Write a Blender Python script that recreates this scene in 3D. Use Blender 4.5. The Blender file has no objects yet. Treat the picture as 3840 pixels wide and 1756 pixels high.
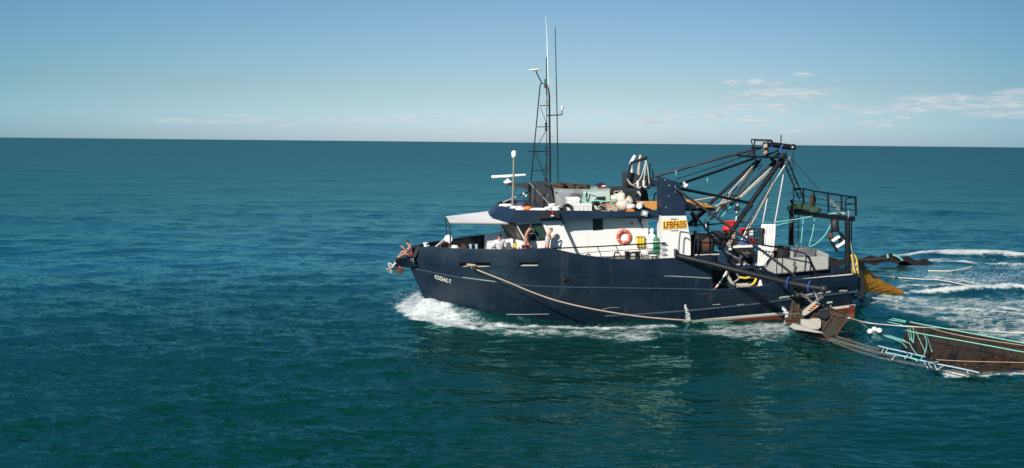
import bpy, math, random
import numpy as np
from mathutils import Vector, Matrix
from mathutils.bvhtree import BVHTree
from mathutils import noise as mnoise
random.seed(7)
C = bpy.context.scene
COL = C.collection
# ------------------------------------------------------------------ camera
W, HH, F = 3840, 1756, 3000.0            # photograph size and focal length in its pixels
CAMH, PITCH, ROLL = 8.7, math.atan((878 - 533.5) / 3000.0), math.radians(.56)
fv = np.array([0, math.cos(PITCH), -math.sin(PITCH)]); r0 = np.array([1., 0, 0]); u0 = np.cross(r0, fv)
rv = r0 * math.cos(ROLL) + u0 * math.sin(ROLL); uv = -r0 * math.sin(ROLL) + u0 * math.cos(ROLL)
cd = bpy.data.cameras.new("camera"); cam = bpy.data.objects.new("camera", cd); COL.objects.link(cam)
cd.sensor_width = 36; cd.lens = 36 * F / W; cd.clip_start = .5; cd.clip_end = 60000
cam.matrix_world = Matrix(((rv[0], uv[0], -fv[0], 0), (rv[1], uv[1], -fv[1], 0), (rv[2], uv[2], -fv[2], CAMH), (0, 0, 0, 1)))
C.camera = cam
# ------------------------------------------------------------------ sun, sky, exposure
SUN_EL, SUN_AZ = math.radians(32), math.radians(35)       # sun behind the camera's left shoulder
sd = bpy.data.lights.new("sun", 'SUN'); so = bpy.data.objects.new("sun", sd); COL.objects.link(so)
sd.energy = 5.0; sd.angle = math.radians(.53); sd.color = (1, .93, .83)
ldir = Vector((math.sin(SUN_AZ) * math.cos(SUN_EL), math.cos(SUN_AZ) * math.cos(SUN_EL), -math.sin(SUN_EL)))
so.rotation_euler = ldir.to_track_quat('-Z', 'Y').to_euler()
C.view_settings.view_transform = 'Standard'; C.view_settings.look = 'None'
C.view_settings.exposure = .2; C.view_settings.gamma = 1
C.cycles.max_bounces = 6; C.cycles.transparent_max_bounces = 24
C.cycles.caustics_reflective = False; C.cycles.caustics_refractive = False


def raydir(px, py): return fv + rv * ((px - W / 2) / F) + uv * (-(py - HH / 2) / F)


world = bpy.data.worlds.new("World"); C.world = world; world.use_nodes = True


class NT:
    """tiny helper for node trees"""
    def __init__(s, tree): s.t = tree; s.n = tree.nodes; s.l = tree.links
    def node(s, kind, **kw):
        n = s.n.new(kind)
        for k, v in kw.items():
            if k.startswith('in_'): n.inputs[int(k[3:])].default_value = v
            else: setattr(n, k, v)
        return n
    def link(s, a, b): s.l.new(a, b)
    def math(s, op, a, b=None, c=None, clamp=False):
        n = s.n.new('ShaderNodeMath'); n.operation = op; n.use_clamp = clamp
        for i, v in enumerate((a, b, c)):
            if v is None: continue
            if isinstance(v, (int, float)): n.inputs[i].default_value = v
            else: s.l.new(v, n.inputs[i])
        return n.outputs[0]
    def vmath(s, op, a, b=None):
        n = s.n.new('ShaderNodeVectorMath'); n.operation = op
        for i, v in enumerate((a, b)):
            if v is None: continue
            if isinstance(v, (tuple, list)): n.inputs[i].default_value = v
            else: s.l.new(v, n.inputs[i])
        return n.outputs[1] if op in ('LENGTH', 'DOT_PRODUCT') else n.outputs[0]
    def mix(s, f, a, b):
        n = s.n.new('ShaderNodeMix'); n.data_type = 'RGBA'
        for sock, v in ((n.inputs[0], f), (n.inputs[6], a), (n.inputs[7], b)):
            if isinstance(v, (int, float)): sock.default_value = v
            elif isinstance(v, (tuple, list)): sock.default_value = tuple(v) + ((1,) if len(v) == 3 else ())
            else: s.l.new(v, sock)
        return n.outputs[2]
    def noise(s, vec, scale, detail=3, rough=.5, out=0):
        n = s.n.new('ShaderNodeTexNoise'); n.inputs['Scale'].default_value = scale
        n.inputs['Detail'].default_value = detail; n.inputs['Roughness'].default_value = rough
        if vec is not None: s.l.new(vec, n.inputs['Vector'])
        return n.outputs[out]
    def ramp(s, v, lo, hi, a=0., b=1., smooth=True):
        n = s.n.new('ShaderNodeMapRange'); n.interpolation_type = 'SMOOTHSTEP' if smooth else 'LINEAR'
        s.l.new(v, n.inputs[0])
        for i, q in ((1, lo), (2, hi), (3, a), (4, b)): n.inputs[i].default_value = q
        return n.outputs[0]


CLOUDS = []
for q in ((1185, 52, 65, 16), (755, 98, 55, 17), (890, 92, 60, 20), (1000, 108, 50, 9), (1080, 172, 290, 34), (1270, 166, 110, 18), (735, 200, 30, 10),
          (780, 255, 130, 22), (1020, 245, 130, 24), (1070, 282, 40, 13), (320, 282, 50, 15), (205, 320, 45, 13), (375, 318, 55, 12), (260, 355, 95, 11),
          (620, 315, 100, 17), (650, 290, 50, 11), (830, 320, 45, 13), (880, 338, 125, 15), (1435, 258, 75, 18), (1370, 322, 45, 19),
          (1600, 285, 85, 21), (1640, 360, 75, 13), (2050, 203, 220, 24), (2000, 250, 300, 22), (2200, 252, 180, 18), (1850, 275, 100, 13), (1800, 320, 60, 15),
          (2450, 205, 140, 26), (2540, 155, 110, 18), (2500, 245, 120, 22), (2440, 298, 200, 22), (1300, 378, 20, 9), (1150, 408, 60, 10)):
    CLOUDS.append((2300 + q[0] * .5978, 250 + q[1] * .5978, q[2] * .5978, q[3] * .5978, 1.0))
for q in ((670, 97, 60, 11), (1280, 92, 190, 15), (1620, 97, 170, 15), (2200, 104, 110, 15), (870, 125, 60, 12), (590, 65, 140, 5), (1800, 69, 290, 6), (300, 104, 280, 10)):
    CLOUDS.append((600 + q[0] * .5435, 400 + q[1] * .5435, q[2] * .5435, q[3] * .5435, .7))
CLOUDS += [(2235, 421, 46, 9, .8), (2146, 396, 36, 6, .5)]
wt = NT(world.node_tree); wt.n.clear()
sky = wt.node('ShaderNodeTexSky', sky_type='NISHITA', sun_disc=False, sun_elevation=SUN_EL, sun_rotation=math.pi + SUN_AZ, altitude=0, air_density=1.0, dust_density=0.35, ozone_density=2.2)
geo = wt.node('ShaderNodeTexCoord'); sep = wt.node('ShaderNodeSeparateXYZ'); wt.link(geo.outputs['Generated'], sep.inputs[0])
azi = wt.math('ARCTAN2', sep.outputs[0], sep.outputs[1]); ele = wt.math('ARCSINE', sep.outputs[2])
comb = wt.node('ShaderNodeCombineXYZ'); wt.link(azi, comb.inputs[0]); wt.link(ele, comb.inputs[1])
warp = wt.noise(wt.vmath('MULTIPLY', comb.outputs[0], (60, 150, 1)), 1.0, 4, .6, out=1)
wv = wt.vmath('MULTIPLY', wt.vmath('SUBTRACT', warp, (.5, .5, .5)), (.030, .0095, 0))
pos = wt.vmath('ADD', comb.outputs[0], wv)
acc = None
for (x, y, rx, ry, w) in CLOUDS:
    d = raydir(x, y); d = d / np.linalg.norm(d)
    c0 = (math.atan2(d[0], d[1]), math.asin(d[2]))
    v = wt.vmath('MULTIPLY', wt.vmath('SUBTRACT', pos, (c0[0], c0[1], 0)), (F / (rx * (1.45 if ry > 8 else 1.9)), F / (ry * (1.5 if ry > 8 else 2.1)), 0))
    m = wt.math('MULTIPLY_ADD', wt.vmath('LENGTH', v), -w, w)
    acc = m if acc is None else wt.math('SMOOTH_MAX', acc, m, .15)
grain = wt.noise(wt.vmath('MULTIPLY', comb.outputs[0], (110, 420, 1)), 1.0, 5, .6)
cm = wt.ramp(wt.math('ADD', acc, wt.math('MULTIPLY_ADD', grain, .9, -.45)), .0, .85, 0, .62)
shade = wt.noise(wt.vmath('MULTIPLY', comb.outputs[0], (50, 260, 1)), 1.0, 3, .5)
ccol = wt.mix(wt.ramp(shade, .38, .62), (6.9, 7.7, 8.6), (9.6, 9.9, 10.1))
hs = wt.node('ShaderNodeHueSaturation'); hs.inputs['Saturation'].default_value = .95; hs.inputs['Hue'].default_value = .485; wt.link(sky.outputs[0], hs.inputs['Color'])
bg = wt.node('ShaderNodeBackground'); bg.inputs[1].default_value = .066
tint = wt.mix(wt.ramp(ele, 0., .075), (.93, 1.23, 1.77), (.93, 1.06, 1.22))
tint = wt.mix(wt.ramp(ele, .10, .55), tint, (.62, 1.0, 1.22))
ac = wt.math('MAXIMUM', wt.math('MINIMUM', azi, .62), -.62); lc = wt.node('ShaderNodeCombineXYZ')     # lens vignetting put into the sky colour: darker and bluer to the sides
for i_, (p_, q_) in enumerate(((-.18, -1.25), (-.27, -.66), (-.28, -.44))):
    wt.link(wt.math('ADD', 1.0, wt.math('MULTIPLY', ac, wt.math('MULTIPLY_ADD', ac, q_, p_))), lc.inputs[i_])
skyc = wt.vmath('MULTIPLY', wt.vmath('MULTIPLY', hs.outputs[0], tint), lc.outputs[0])
wt.link(wt.mix(cm, skyc, ccol), bg.inputs[0])
wo = wt.node('ShaderNodeOutputWorld'); wt.link(bg.outputs[0], wo.inputs[0])

# ------------------------------------------------------------------ boat frame (x to the stern, y to starboard = away, z up)
YAW, TRIM, HEEL = math.radians(5), math.radians(2.3), math.radians(.9)
O = np.array([5.0, 41.2, 0.0])
ax = np.array([math.cos(YAW) * math.cos(TRIM), math.sin(YAW) * math.cos(TRIM), math.sin(TRIM)])
ay = np.array([-math.sin(YAW), math.cos(YAW), 0]); az = np.cross(ax, ay)
ay, az = ay * math.cos(HEEL) + az * math.sin(HEEL), az * math.cos(HEEL) - ay * math.sin(HEEL)
RB = np.stack([ax, ay, az])
BM = Matrix(((ax[0], ay[0], az[0], O[0]), (ax[1], ay[1], az[1], O[1]), (ax[2], ay[2], az[2], O[2]), (0, 0, 0, 1)))
CB = RB @ (np.array([0, 0, CAMH]) - O)
def V(*a): return Vector(a)
def A(px, py, y):
    """the point of the boat's fore-and-aft plane y seen at a pixel of the photograph"""
    d = RB @ raydir(px, py); p = CB + d * ((y - CB[1]) / d[1]); return Vector(p)
def P(l, y): return [A(a, b, y) for a, b in l]
def SEA(px, py, z=0.):
    d = raydir(px, py); p = np.array([0, 0, CAMH]) + d * ((z - CAMH) / d[2]); return Vector(RB @ (p - O))
def SEAW(px, py, z=0.):
    d = raydir(px, py); return np.array([0, 0, CAMH]) + d * ((z - CAMH) / d[2])

# ------------------------------------------------------------------ materials
def mat(name, col, rough=.5, metal=0., var=.12, vscale=3., bump=0., bscale=20., rust=0., rustcol=(.16, .055, .02), spec=.5, streak=None):
    m = bpy.data.materials.new(name); m.use_nodes = True; t = NT(m.node_tree)
    b = t.n['Principled BSDF']; b.inputs['Roughness'].default_value = rough; b.inputs['Metallic'].default_value = metal
    b.inputs['Specular IOR Level'].default_value = spec
    tc = t.node('ShaderNodeTexCoord').outputs['Object']
    n = t.noise(tc, vscale, 5, .6)
    c = t.mix(n, tuple(x * (1 - var) for x in col), tuple(min(1, x * (1 + var)) for x in col))
    if rust > 0:
        rn = t.noise(tc, vscale * 1.7 + .3, 6, .68)
        c = t.mix(t.ramp(rn, .72 - rust * .45, .86 - rust * .4), c, rustcol)
    if streak:
        sv = t.noise(t.vmath('MULTIPLY', tc, (2.6, 2.6, .22)), 1.0, 5, .65); pv = t.noise(tc, .55, 4, .6)
        c = t.mix(t.math('MULTIPLY', t.ramp(sv, .50, .74), t.ramp(pv, .38, .66)), c, streak[0])
        c = t.mix(t.math('MULTIPLY', t.ramp(sv, .60, .70), t.ramp(t.noise(tc, 1.3, 4, .6), .55, .72)), c, streak[1])
    t.link(c, b.inputs['Base Color'])
    rr = t.ramp(n, .2, .8, max(0, rough - .1), min(1, rough + .12)); t.link(rr, b.inputs['Roughness'])
    if bump > 0:
        bn = t.node('ShaderNodeBump'); bn.inputs['Strength'].default_value = bump; bn.inputs['Distance'].default_value = .03
        t.link(t.noise(tc, bscale, 4, .6), bn.inputs['Height']); t.link(bn.outputs[0], b.inputs['Normal'])
    return m

M = {}
M['navy'] = mat('navy_hull_paint', (.0058, .0150, .031), .40, var=.3, vscale=.9, bump=.05, bscale=3, streak=((.030, .040, .052), (.075, .040, .024)))
M['navyhouse'] = mat('navy_house_paint', (.0095, .023, .049), .45, var=.25, vscale=1.2, rust=.06, rustcol=(.04, .06, .1))
M['black'] = mat('black_steel_paint', (.0065, .0075, .011), .5, var=.35, vscale=2, rust=.06, rustcol=(.03, .022, .018), spec=.3)
M['blackm'] = mat('matt_black_bulwark', (.013, .014, .018), .7, var=.4, vscale=1.5)
M['charcoal'] = mat('charcoal_paint', (.036, .038, .044), .6, var=.15, vscale=1.5)
M['white'] = mat('white_house_paint', (.80, .79, .76), .45, var=.05, vscale=1.1, streak=((.62, .58, .51), (.50, .36, .24)))
M['whitep'] = mat('white_plastic', (.74, .73, .70), .45, var=.10, vscale=3, rust=.06, rustcol=(.45, .40, .33))
M['cream'] = mat('cream_rail_paint', (.55, .50, .40), .6, var=.2, vscale=4, rust=.15)
M['antifoul'] = mat('red_antifouling', (.17, .036, .022), .6, var=.4, vscale=1.6, rust=.2, rustcol=(.10, .03, .02))
M['boot'] = mat('white_boot_stripe', (.80, .76, .66), .6, var=.15, vscale=2, rust=.09, rustcol=(.40, .24, .12))
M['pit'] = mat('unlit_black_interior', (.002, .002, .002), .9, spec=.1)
M['floatskin'] = mat('grubby_float_vinyl', (.60, .55, .46), .45, var=.25, vscale=4, bump=.3, bscale=6)
M['strip'] = mat('weathered_rub_rail', (.035, .055, .085), .5, var=.5, vscale=3, rust=.18, rustcol=(.28, .30, .32))
M['rust'] = mat('rusty_steel', (.085, .034, .02), .8, var=.5, vscale=3, bump=.3, bscale=15, rust=.45, rustcol=(.05, .045, .032))
M['olive'] = mat('weathered_timber_board', (.035, .031, .02), .75, var=.4, vscale=3, bump=.3, bscale=10, rust=.3, rustcol=(.11, .045, .025))
M['concrete'] = mat('worn_pale_steel', (.42, .39, .34), .75, var=.2, vscale=4, bump=.2, rust=.15, rustcol=(.25, .17, .11))
M['grey'] = mat('grey_tray', (.40, .40, .37), .6, var=.12, vscale=2, rust=.08, rustcol=(.3, .28, .22))
M['greymat'] = mat('grey_mat', (.14, .14, .15), .8, var=.25, vscale=6)
M['alu'] = mat('dull_aluminium', (.42, .43, .43), .45, .5, var=.15)
M['steel'] = mat('tan_steel_pole', (.30, .26, .20), .5, .3, var=.2)
M['rope'] = mat('tan_rope', (.42, .33, .24), .9, var=.35, vscale=14, bump=.5, bscale=40)
M['rope_w'] = mat('pale_rope', (.62, .58, .52), .9, var=.3, vscale=14, bump=.4, bscale=40)
M['rope_g'] = mat('mint_rope', (.22, .55, .44), .85, var=.3, vscale=10)
M['rope_b'] = mat('pale_blue_rope', (.35, .55, .68), .85, var=.3, vscale=10)
M['chain'] = mat('galvanised_chain', (.24, .22, .19), .6, .4, var=.4, vscale=8, rust=.25)
M['orange'] = mat('orange_plywood', (.62, .28, .06), .65, var=.25, vscale=2.5)
M['orangep'] = mat('orange_plastic', (.75, .22, .03), .5)
M['red'] = mat('red_plastic', (.62, .035, .03), .45, var=.2)
M['coral'] = mat('coral_red_vinyl', (.68, .10, .06), .5, var=.2)
M['yellow'] = mat('yellow_plastic', (.72, .50, .04), .5, var=.1)
M['signyel'] = mat('amber_sign_plate', (.78, .42, .04), .5, var=.05)
M['maroon'] = mat('maroon_lettering', (.10, .012, .012), .6)
M['green'] = mat('green_gas_cylinder', (.02, .17, .10), .45, var=.15)
M['greennet'] = mat('dark_green_net', (.025, .06, .03), .95, var=.6, vscale=9, bump=.9, bscale=25)
M['mint'] = mat('mint_white_box', (.46, .57, .52), .55, var=.08)
M['purple'] = mat('purple_cloth', (.07, .045, .12), .9, var=.3, bump=.5, bscale=8)
M['blue'] = mat('royal_blue_paint', (.025, .08, .30), .5, var=.25)
M['dgrey'] = mat('dark_plastic', (.02, .021, .024), .5, var=.3)
M['rubber'] = mat('black_rubber', (.012, .012, .013), .75, var=.3)
M['brownnet'] = mat('brown_net_heap', (.055, .036, .022), .95, var=.6, vscale=8, bump=.9, bscale=22)
M['canvas'] = mat('pale_canvas', (.74, .72, .70), .85, var=.05, bump=.2, bscale=4)
M['cloth'] = mat('white_cloth', (.80, .78, .74), .9, var=.06, bump=.3, bscale=5)
M['deck'] = mat('worn_deck_paint', (.36, .32, .26), .75, var=.2, vscale=2.5, rust=.15, rustcol=(.2, .16, .12))
M['deckd'] = mat('dark_wet_deck', (.03, .03, .032), .5, var=.4, vscale=2)
M['skin'] = mat('sun_tanned_skin', (.46, .22, .155), .55, var=.12, vscale=9)
M['skin_p'] = mat('pale_skin', (.56, .31, .24), .55, var=.1, vscale=9)
M['tattoo'] = mat('tattooed_skin', (.27, .15, .11), .6, var=.55, vscale=26)
M['hair_d'] = mat('dark_hair', (.018, .012, .01), .7)
M['hair_b'] = mat('light_brown_hair', (.20, .12, .06), .7, var=.4, vscale=30)
M['singlet'] = mat('pale_grey_singlet', (.60, .59, .60), .9, bump=.4, bscale=14)
M['shirt'] = mat('white_cotton_shirt', (.66, .63, .62), .9, bump=.4, bscale=9)
M['plum'] = mat('plum_shorts', (.20, .055, .09), .9, var=.2, bump=.3)
M['bshort'] = mat('black_shorts', (.012, .012, .015), .9)
M['pattern'] = mat('patterned_red_shorts', (.22, .06, .08), .9, var=.8, vscale=24)
M['gtrouser'] = mat('dark_grey_waders', (.05, .055, .06), .8, var=.15)
M['curtain'] = mat('green_curtain', (.10, .30, .22), .85, var=.2, vscale=7)
M['tanpipe'] = mat('heat_stained_pipe', (.52, .42, .36), .5, .2, var=.25, vscale=5, rust=.2, rustcol=(.25, .13, .08))
M['lamp'] = mat('white_lamp_housing', (.85, .85, .82), .3)
M['lens'] = mat('lamp_glass', (.80, .82, .84), .08, spec=1.)
M['redlens'] = mat('red_lamp_lens', (.45, .01, .03), .2)
M['orangered'] = mat('orange_red_paint', (.55, .07, .02), .6)


def glassmat(name, col, alpha, rough=.03):
    m = bpy.data.materials.new(name); m.use_nodes = True; t = NT(m.node_tree)
    b = t.n['Principled BSDF']; b.inputs['Base Color'].default_value = (*col, 1); b.inputs['Roughness'].default_value = rough
    b.inputs['Alpha'].default_value = alpha; b.inputs['IOR'].default_value = 1.5
    return m
M['glass'] = glassmat('dark_window_glass', (.012, .016, .018), .55)
M['screen'] = glassmat('brown_mesh_screen', (.16, .14, .11), .8, .35)

def netmat(name, col, alpha, scale):
    m = bpy.data.materials.new(name); m.use_nodes = True; t = NT(m.node_tree)
    b = t.n['Principled BSDF']; b.inputs['Roughness'].default_value = .9; b.inputs['Specular IOR Level'].default_value = .12
    tc = t.node('ShaderNodeTexCoord').outputs['Object']
    n = t.noise(tc, 2.2, 6, .65); n2 = t.noise(t.vmath('MULTIPLY', tc, (1, 1, 6)), 3, 4, .6)
    c = t.mix(n, tuple(x * .55 for x in col), tuple(x * 1.35 for x in col)); t.link(c, b.inputs['Base Color'])
    knots = t.noise(tc, scale, 2, .5)
    a = t.math('ADD', t.math('MULTIPLY_ADD', n2, .5, alpha - .25), t.math('MULTIPLY_ADD', knots, .9, -.45), clamp=True)
    t.link(a, b.inputs['Alpha'])
    bn = t.node('ShaderNodeBump'); bn.inputs['Strength'].default_value = .6; bn.inputs['Distance'].default_value = .05
    t.link(knots, bn.inputs['Height']); t.link(bn.outputs[0], b.inputs['Normal'])
    return m
M['trawl'] = netmat('brown_trawl_mesh', (.050, .026, .011), .84, 32)
M['cod'] = netmat('orange_codend_mesh', (.58, .25, .028), 1.05, 45)
M['wetnet'] = mat('wet_black_net', (.02, .014, .012), .5, var=.6, vscale=5, bump=.8, bscale=14)

# ------------------------------------------------------------------ mesh helpers
class MB:
    def __init__(s): s.v = []; s.f = []
    def add(s, vs, fs):
        o = len(s.v); s.v += [tuple(v) for v in vs]; s.f += [tuple(i + o for i in f) for f in fs]; return s
    def box(s, c, size, rot=None, bev=0.):
        hx, hy, hz = (q / 2 for q in size); c = Vector(c); vs = []
        b = min(bev, hx * .9, hy * .9, hz * .9)
        if b <= 0:
            vs = [Vector((x * hx, y * hy, z * hz)) for x in (-1, 1) for y in (-1, 1) for z in (-1, 1)]
            fs = [(0, 1, 3, 2), (4, 6, 7, 5), (0, 4, 5, 1), (2, 3, 7, 6), (0, 2, 6, 4), (1, 5, 7, 3)]
        else:                                                       # chamfered in plan and at the top
            ring = lambda k, z: [Vector((x, y, z)) for x, y in ((-hx + b, -hy + k), (hx - b, -hy + k), (hx - k, -hy + b), (hx - k, hy - b), (hx - b, hy - k), (-hx + b, hy - k), (-hx + k, hy - b), (-hx + k, -hy + b))]
            vs = ring(0, -hz) + ring(0, hz - b) + [Vector((v.x * (hx - b) / hx, v.y * (hy - b) / hy, hz)) for v in ring(0, hz)]
            fs = [tuple(range(7, -1, -1)), tuple(range(16, 24))] + [(r * 8 + i, r * 8 + (i + 1) % 8, r * 8 + 8 + (i + 1) % 8, r * 8 + 8 + i) for r in (0, 1) for i in range(8)]
        if rot is not None: vs = [rot @ v for v in vs]
        return s.add([v + c for v in vs], fs)
    def prism(s, poly, off):
        """polygon (list of points) extruded by the vector off"""
        n = len(poly); off = Vector(off); a = [Vector(p) for p in poly]
        return s.add(a + [p + off for p in a], [tuple(range(n - 1, -1, -1)), tuple(range(n, 2 * n))] + [(i, (i + 1) % n, (i + 1) % n + n, i + n) for i in range(n)])
    def loft(s, rings, cap=True, closed=True):
        n = len(rings[0]); vs = [p for r in rings for p in r]; fs = []
        for k in range(len(rings) - 1):
            for i in range(n if closed else n - 1):
                fs.append((k * n + i, k * n + (i + 1) % n, k * n + n + (i + 1) % n, k * n + n + i))
        if cap: fs += [tuple(range(n - 1, -1, -1)), tuple(range((len(rings) - 1) * n, len(rings) * n))]
        return s.add(vs, fs)
    def tube(s, pts, r, n=8, cap=True):
        pts = [Vector(p) for p in pts]; rs = r if isinstance(r, (list, tuple)) else [r] * len(pts)
        t0 = (pts[1] - pts[0]).normalized(); a = t0.orthogonal().normalized(); rings = []
        for i, p in enumerate(pts):
            t = ((pts[min(i + 1, len(pts) - 1)] - p).normalized() + (p - pts[max(i - 1, 0)]).normalized())
            t = t.normalized() if t.length > 1e-6 else t0
            a = (a - t * a.dot(t)); a = a.normalized() if a.length > 1e-6 else t.orthogonal().normalized(); b = t.cross(a)
            rings.append([p + (a * math.cos(2 * math.pi * k / n) + b * math.sin(2 * math.pi * k / n)) * rs[i] for k in range(n)])
        return s.loft(rings, cap)
    def lathe(s, c, axis, prof, n=14, ref=None):
        axis = Vector(axis).normalized(); a = axis.orthogonal().normalized(); b = axis.cross(a); c = Vector(c)
        return s.loft([[c + axis * h + (a * math.cos(2 * math.pi * k / n) + b * math.sin(2 * math.pi * k / n)) * max(r, .0005) for k in range(n)] for h, r in prof])
    def ball(s, c, r, sq=(1, 1, 1), n=12, jit=0., seed=0):
        rnd = random.Random(seed); c = Vector(c); rings = []
        for i in range(1, n // 2 + 1):
            th = math.pi * i / (n // 2 + 1)
            rings.append([c + Vector((math.sin(th) * math.cos(2 * math.pi * k / n) * sq[0], math.sin(th) * math.sin(2 * math.pi * k / n) * sq[1], math.cos(th) * sq[2])) * (r * (1 + jit * (rnd.random() - .5))) for k in range(n)])
        return s.loft(rings)
    def torus(s, c, axis, R, r, n=24, m=8, a0=0., a1=2 * math.pi):
        axis = Vector(axis).normalized(); a = axis.orthogonal().normalized(); b = axis.cross(a); c = Vector(c); full = abs(a1 - a0 - 2 * math.pi) < 1e-6
        rings = []
        for i in range(n if full else n + 1):
            t = a0 + (a1 - a0) * i / n; d = a * math.cos(t) + b * math.sin(t)
            rings.append([c + d * (R + r * math.cos(2 * math.pi * k / m)) + axis * (r * math.sin(2 * math.pi * k / m)) for k in range(m)])
        if full: rings.append(rings[0]); return s.loft(rings, False)
        return s.loft(rings, True)
    def chain(s, pts, link=.16, r=.018):
        pts = resample(pts, link * .78)
        for i in range(len(pts) - 1):
            a, b = pts[i], pts[i + 1]; t = (b - a).normalized(); side = t.orthogonal().normalized(); up = t.cross(side)
            if i % 2: side, up = up, side
            mid = (a + b) / 2; L = link / 2; w = link * .3
            s.tube([mid + t * (L * math.cos(q)) + side * (w * math.sin(q)) for q in [k * math.pi / 4 for k in range(9)]], r, 4, False)
        return s
    def build(s, name, m, parent=None, org=None, smooth=False):
        me = bpy.data.meshes.new(name); o = bpy.data.objects.new(name, me); COL.objects.link(o)
        if parent is not None: org = ORG[parent.as_pointer()]; o.parent = parent
        else:
            org = Vector(org if org is not None else base_of(s.v)); o.matrix_world = BM @ Matrix.Translation(org)
        ORG[o.as_pointer()] = org
        me.from_pydata([tuple(Vector(v) - org) for v in s.v], [], s.f); me.materials.append(M[m] if isinstance(m, str) else m)
        import bmesh
        bm = bmesh.new(); bm.from_mesh(me); bmesh.ops.recalc_face_normals(bm, faces=bm.faces); bm.to_mesh(me); bm.free()
        if smooth:
            me.polygons.foreach_set('use_smooth', [True] * len(me.polygons))
            if smooth != 'all':
                try: me.set_sharp_from_angle(angle=math.radians(40))
                except Exception: pass
        return o
ORG = {}
def base_of(vs):
    a = np.array(vs); return (float(a[:, 0].mean()), float(a[:, 1].mean()), float(a[:, 2].min()))
def resample(pts, step):
    pts = [Vector(p) for p in pts]; out = [pts[0]]; d = 0.
    for a, b in zip(pts, pts[1:]):
        L = (b - a).length; q = step - d
        while q <= L: out.append(a.lerp(b, q / L)); q += step
        d = L - (q - step)
    return out
def sag(a, b, s, n=12):
    a, b = Vector(a), Vector(b); return [a.lerp(b, i / n) - Vector((0, 0, 4 * s * (i / n) * (1 - i / n))) for i in range(n + 1)]
def smooth(pts, n=6):
    pts = [Vector(p) for p in pts]; out = []
    for i in range(len(pts) - 1):
        p0, p1, p2, p3 = pts[max(i - 1, 0)], pts[i], pts[i + 1], pts[min(i + 2, len(pts) - 1)]
        for k in range(n):
            t = k / n; out.append(.5 * ((2 * p1) + (p2 - p0) * t + (2 * p0 - 5 * p1 + 4 * p2 - p3) * t * t + (3 * p1 - p0 - 3 * p2 + p3) * t ** 3))
    return out + [pts[-1]]
def tag(o, label, cat, group=None):
    o['label'] = label; o['category'] = cat; o['kind'] = 'thing'
    if group: o['group'] = group
    return o
def thing(name, label, cat, loc, group=None):
    o = bpy.data.objects.new(name, None); COL.objects.link(o); loc = Vector(loc); o.empty_display_size = .2
    o.matrix_world = BM @ Matrix.Translation(loc); ORG[o.as_pointer()] = loc
    return tag(o, label, cat, group)
def textmesh(txt, height, squeeze=1., extr=.004):
    cu = bpy.data.curves.new('t', 'FONT'); cu.body = txt; cu.extrude = extr; cu.align_x = 'CENTER'; cu.align_y = 'CENTER'; cu.offset = .012
    ob = bpy.data.objects.new('t', cu); COL.objects.link(ob); bpy.context.view_layer.update()
    me = bpy.data.meshes.new_from_object(ob.evaluated_get(bpy.context.evaluated_depsgraph_get()))
    vs = np.array([v.co for v in me.vertices]); fs = [tuple(p.vertices) for p in me.polygons]
    bpy.data.objects.remove(ob); bpy.data.meshes.remove(me)
    w = np.ptp(vs[:, 0]); h = np.ptp(vs[:, 1]); vs[:, :2] -= (vs[:, :2].max(0) + vs[:, :2].min(0)) / 2
    return vs, fs, w, h
def letter(txt, c, right, up, width, height):
    """lettering laid at c on the plane spanned by right and up"""
    vs, fs, w, h = textmesh(txt, 1); right = Vector(right).normalized(); up = (Vector(up) - right * Vector(up).dot(right)).normalized(); nrm = right.cross(up)
    return MB().add([Vector(c) + right * (v[0] * width / w) + up * (v[1] * height / h) + nrm * v[2] for v in vs], fs)

# ------------------------------------------------------------------ the hull
boat = thing('fishing_trawler', 'navy blue steel fishing trawler with white deckhouse under way on the open sea', 'fishing boat', (0, 0, 0))
XTIP, XST = -9.92, 12.08
def half(x, x0, L, p, full, stern=.3):
    s = min(1., max(0., (x - x0) / L)); b = full * (1 - (1 - s) ** p)
    return b - stern * max(0., (x - 5.) / 7.) ** 2
bS = lambda x: half(x, -9.92, 7.0, 2.2, 3.3)
bK = lambda x: half(x, -10.15, 7.2, 2.2, 3.32)
bB = lambda x: half(x, -10.1, 7.8, 2.0, 3.26)
bW = lambda x: half(x, -9.05, 9.5, 1.9, 2.8)
bL = lambda x: half(x, -8.3, 10., 1.6, 2.2)
def solve(pix, b):
    out = []
    for px, py in pix:
        y = -1.
        for _ in range(40): p = A(px, py, y); y = .5 * y - .5 * b(p.x)
        out.append((A(px, py, y).x, A(px, py, y).z))
    return out
rowS = solve([(1564, 924), (1620, 927.5), (1700, 934), (1800, 937), (1900, 938), (1990, 936), (2050, 933), (2075, 934.5), (2100, 941), (2150, 952), (2200, 961), (2300, 972), (2380, 975.5), (2450, 973.5), (2530, 970), (2600, 964), (2669, 958), (2672.5, 1089), (2740, 1084), (2840, 1077), (2886, 1072), (2893, 1061), (2950, 1057), (3010, 1049), (3100, 1040), (3214, 1028)], bS)
rowK = solve([(1560, 987), (1620, 991), (1723, 998), (1843, 1000), (1943, 1005), (2200, 1020), (2488, 1033), (2669, 1044), (2673, 1096), (2885, 1083), (3214, 1062)], bK)
rowB = solve([(1560, 1009), (1640, 1024), (1740, 1043), (1867, 1058), (2000, 1072), (2150, 1077), (2600, 1083), (2669, 1087), (2674, 1106), (2885, 1094), (3214, 1074)], bB)
def zrow(row):
    xs = [p[0] for p in row]; zs = [p[1] for p in row]
    return lambda x: float(np.interp(x, xs, zs))
zS, zK, zB = zrow(rowS), zrow(rowK), zrow(rowB)
XSTEP0, XSTEP1 = rowS[16][0], rowS[17][0]
xs = sorted(set([0.0] + list(np.linspace(0, 1, 90)) + [(x - XTIP) / (XST - XTIP) for x, _ in rowS[15:22]]))
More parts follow.
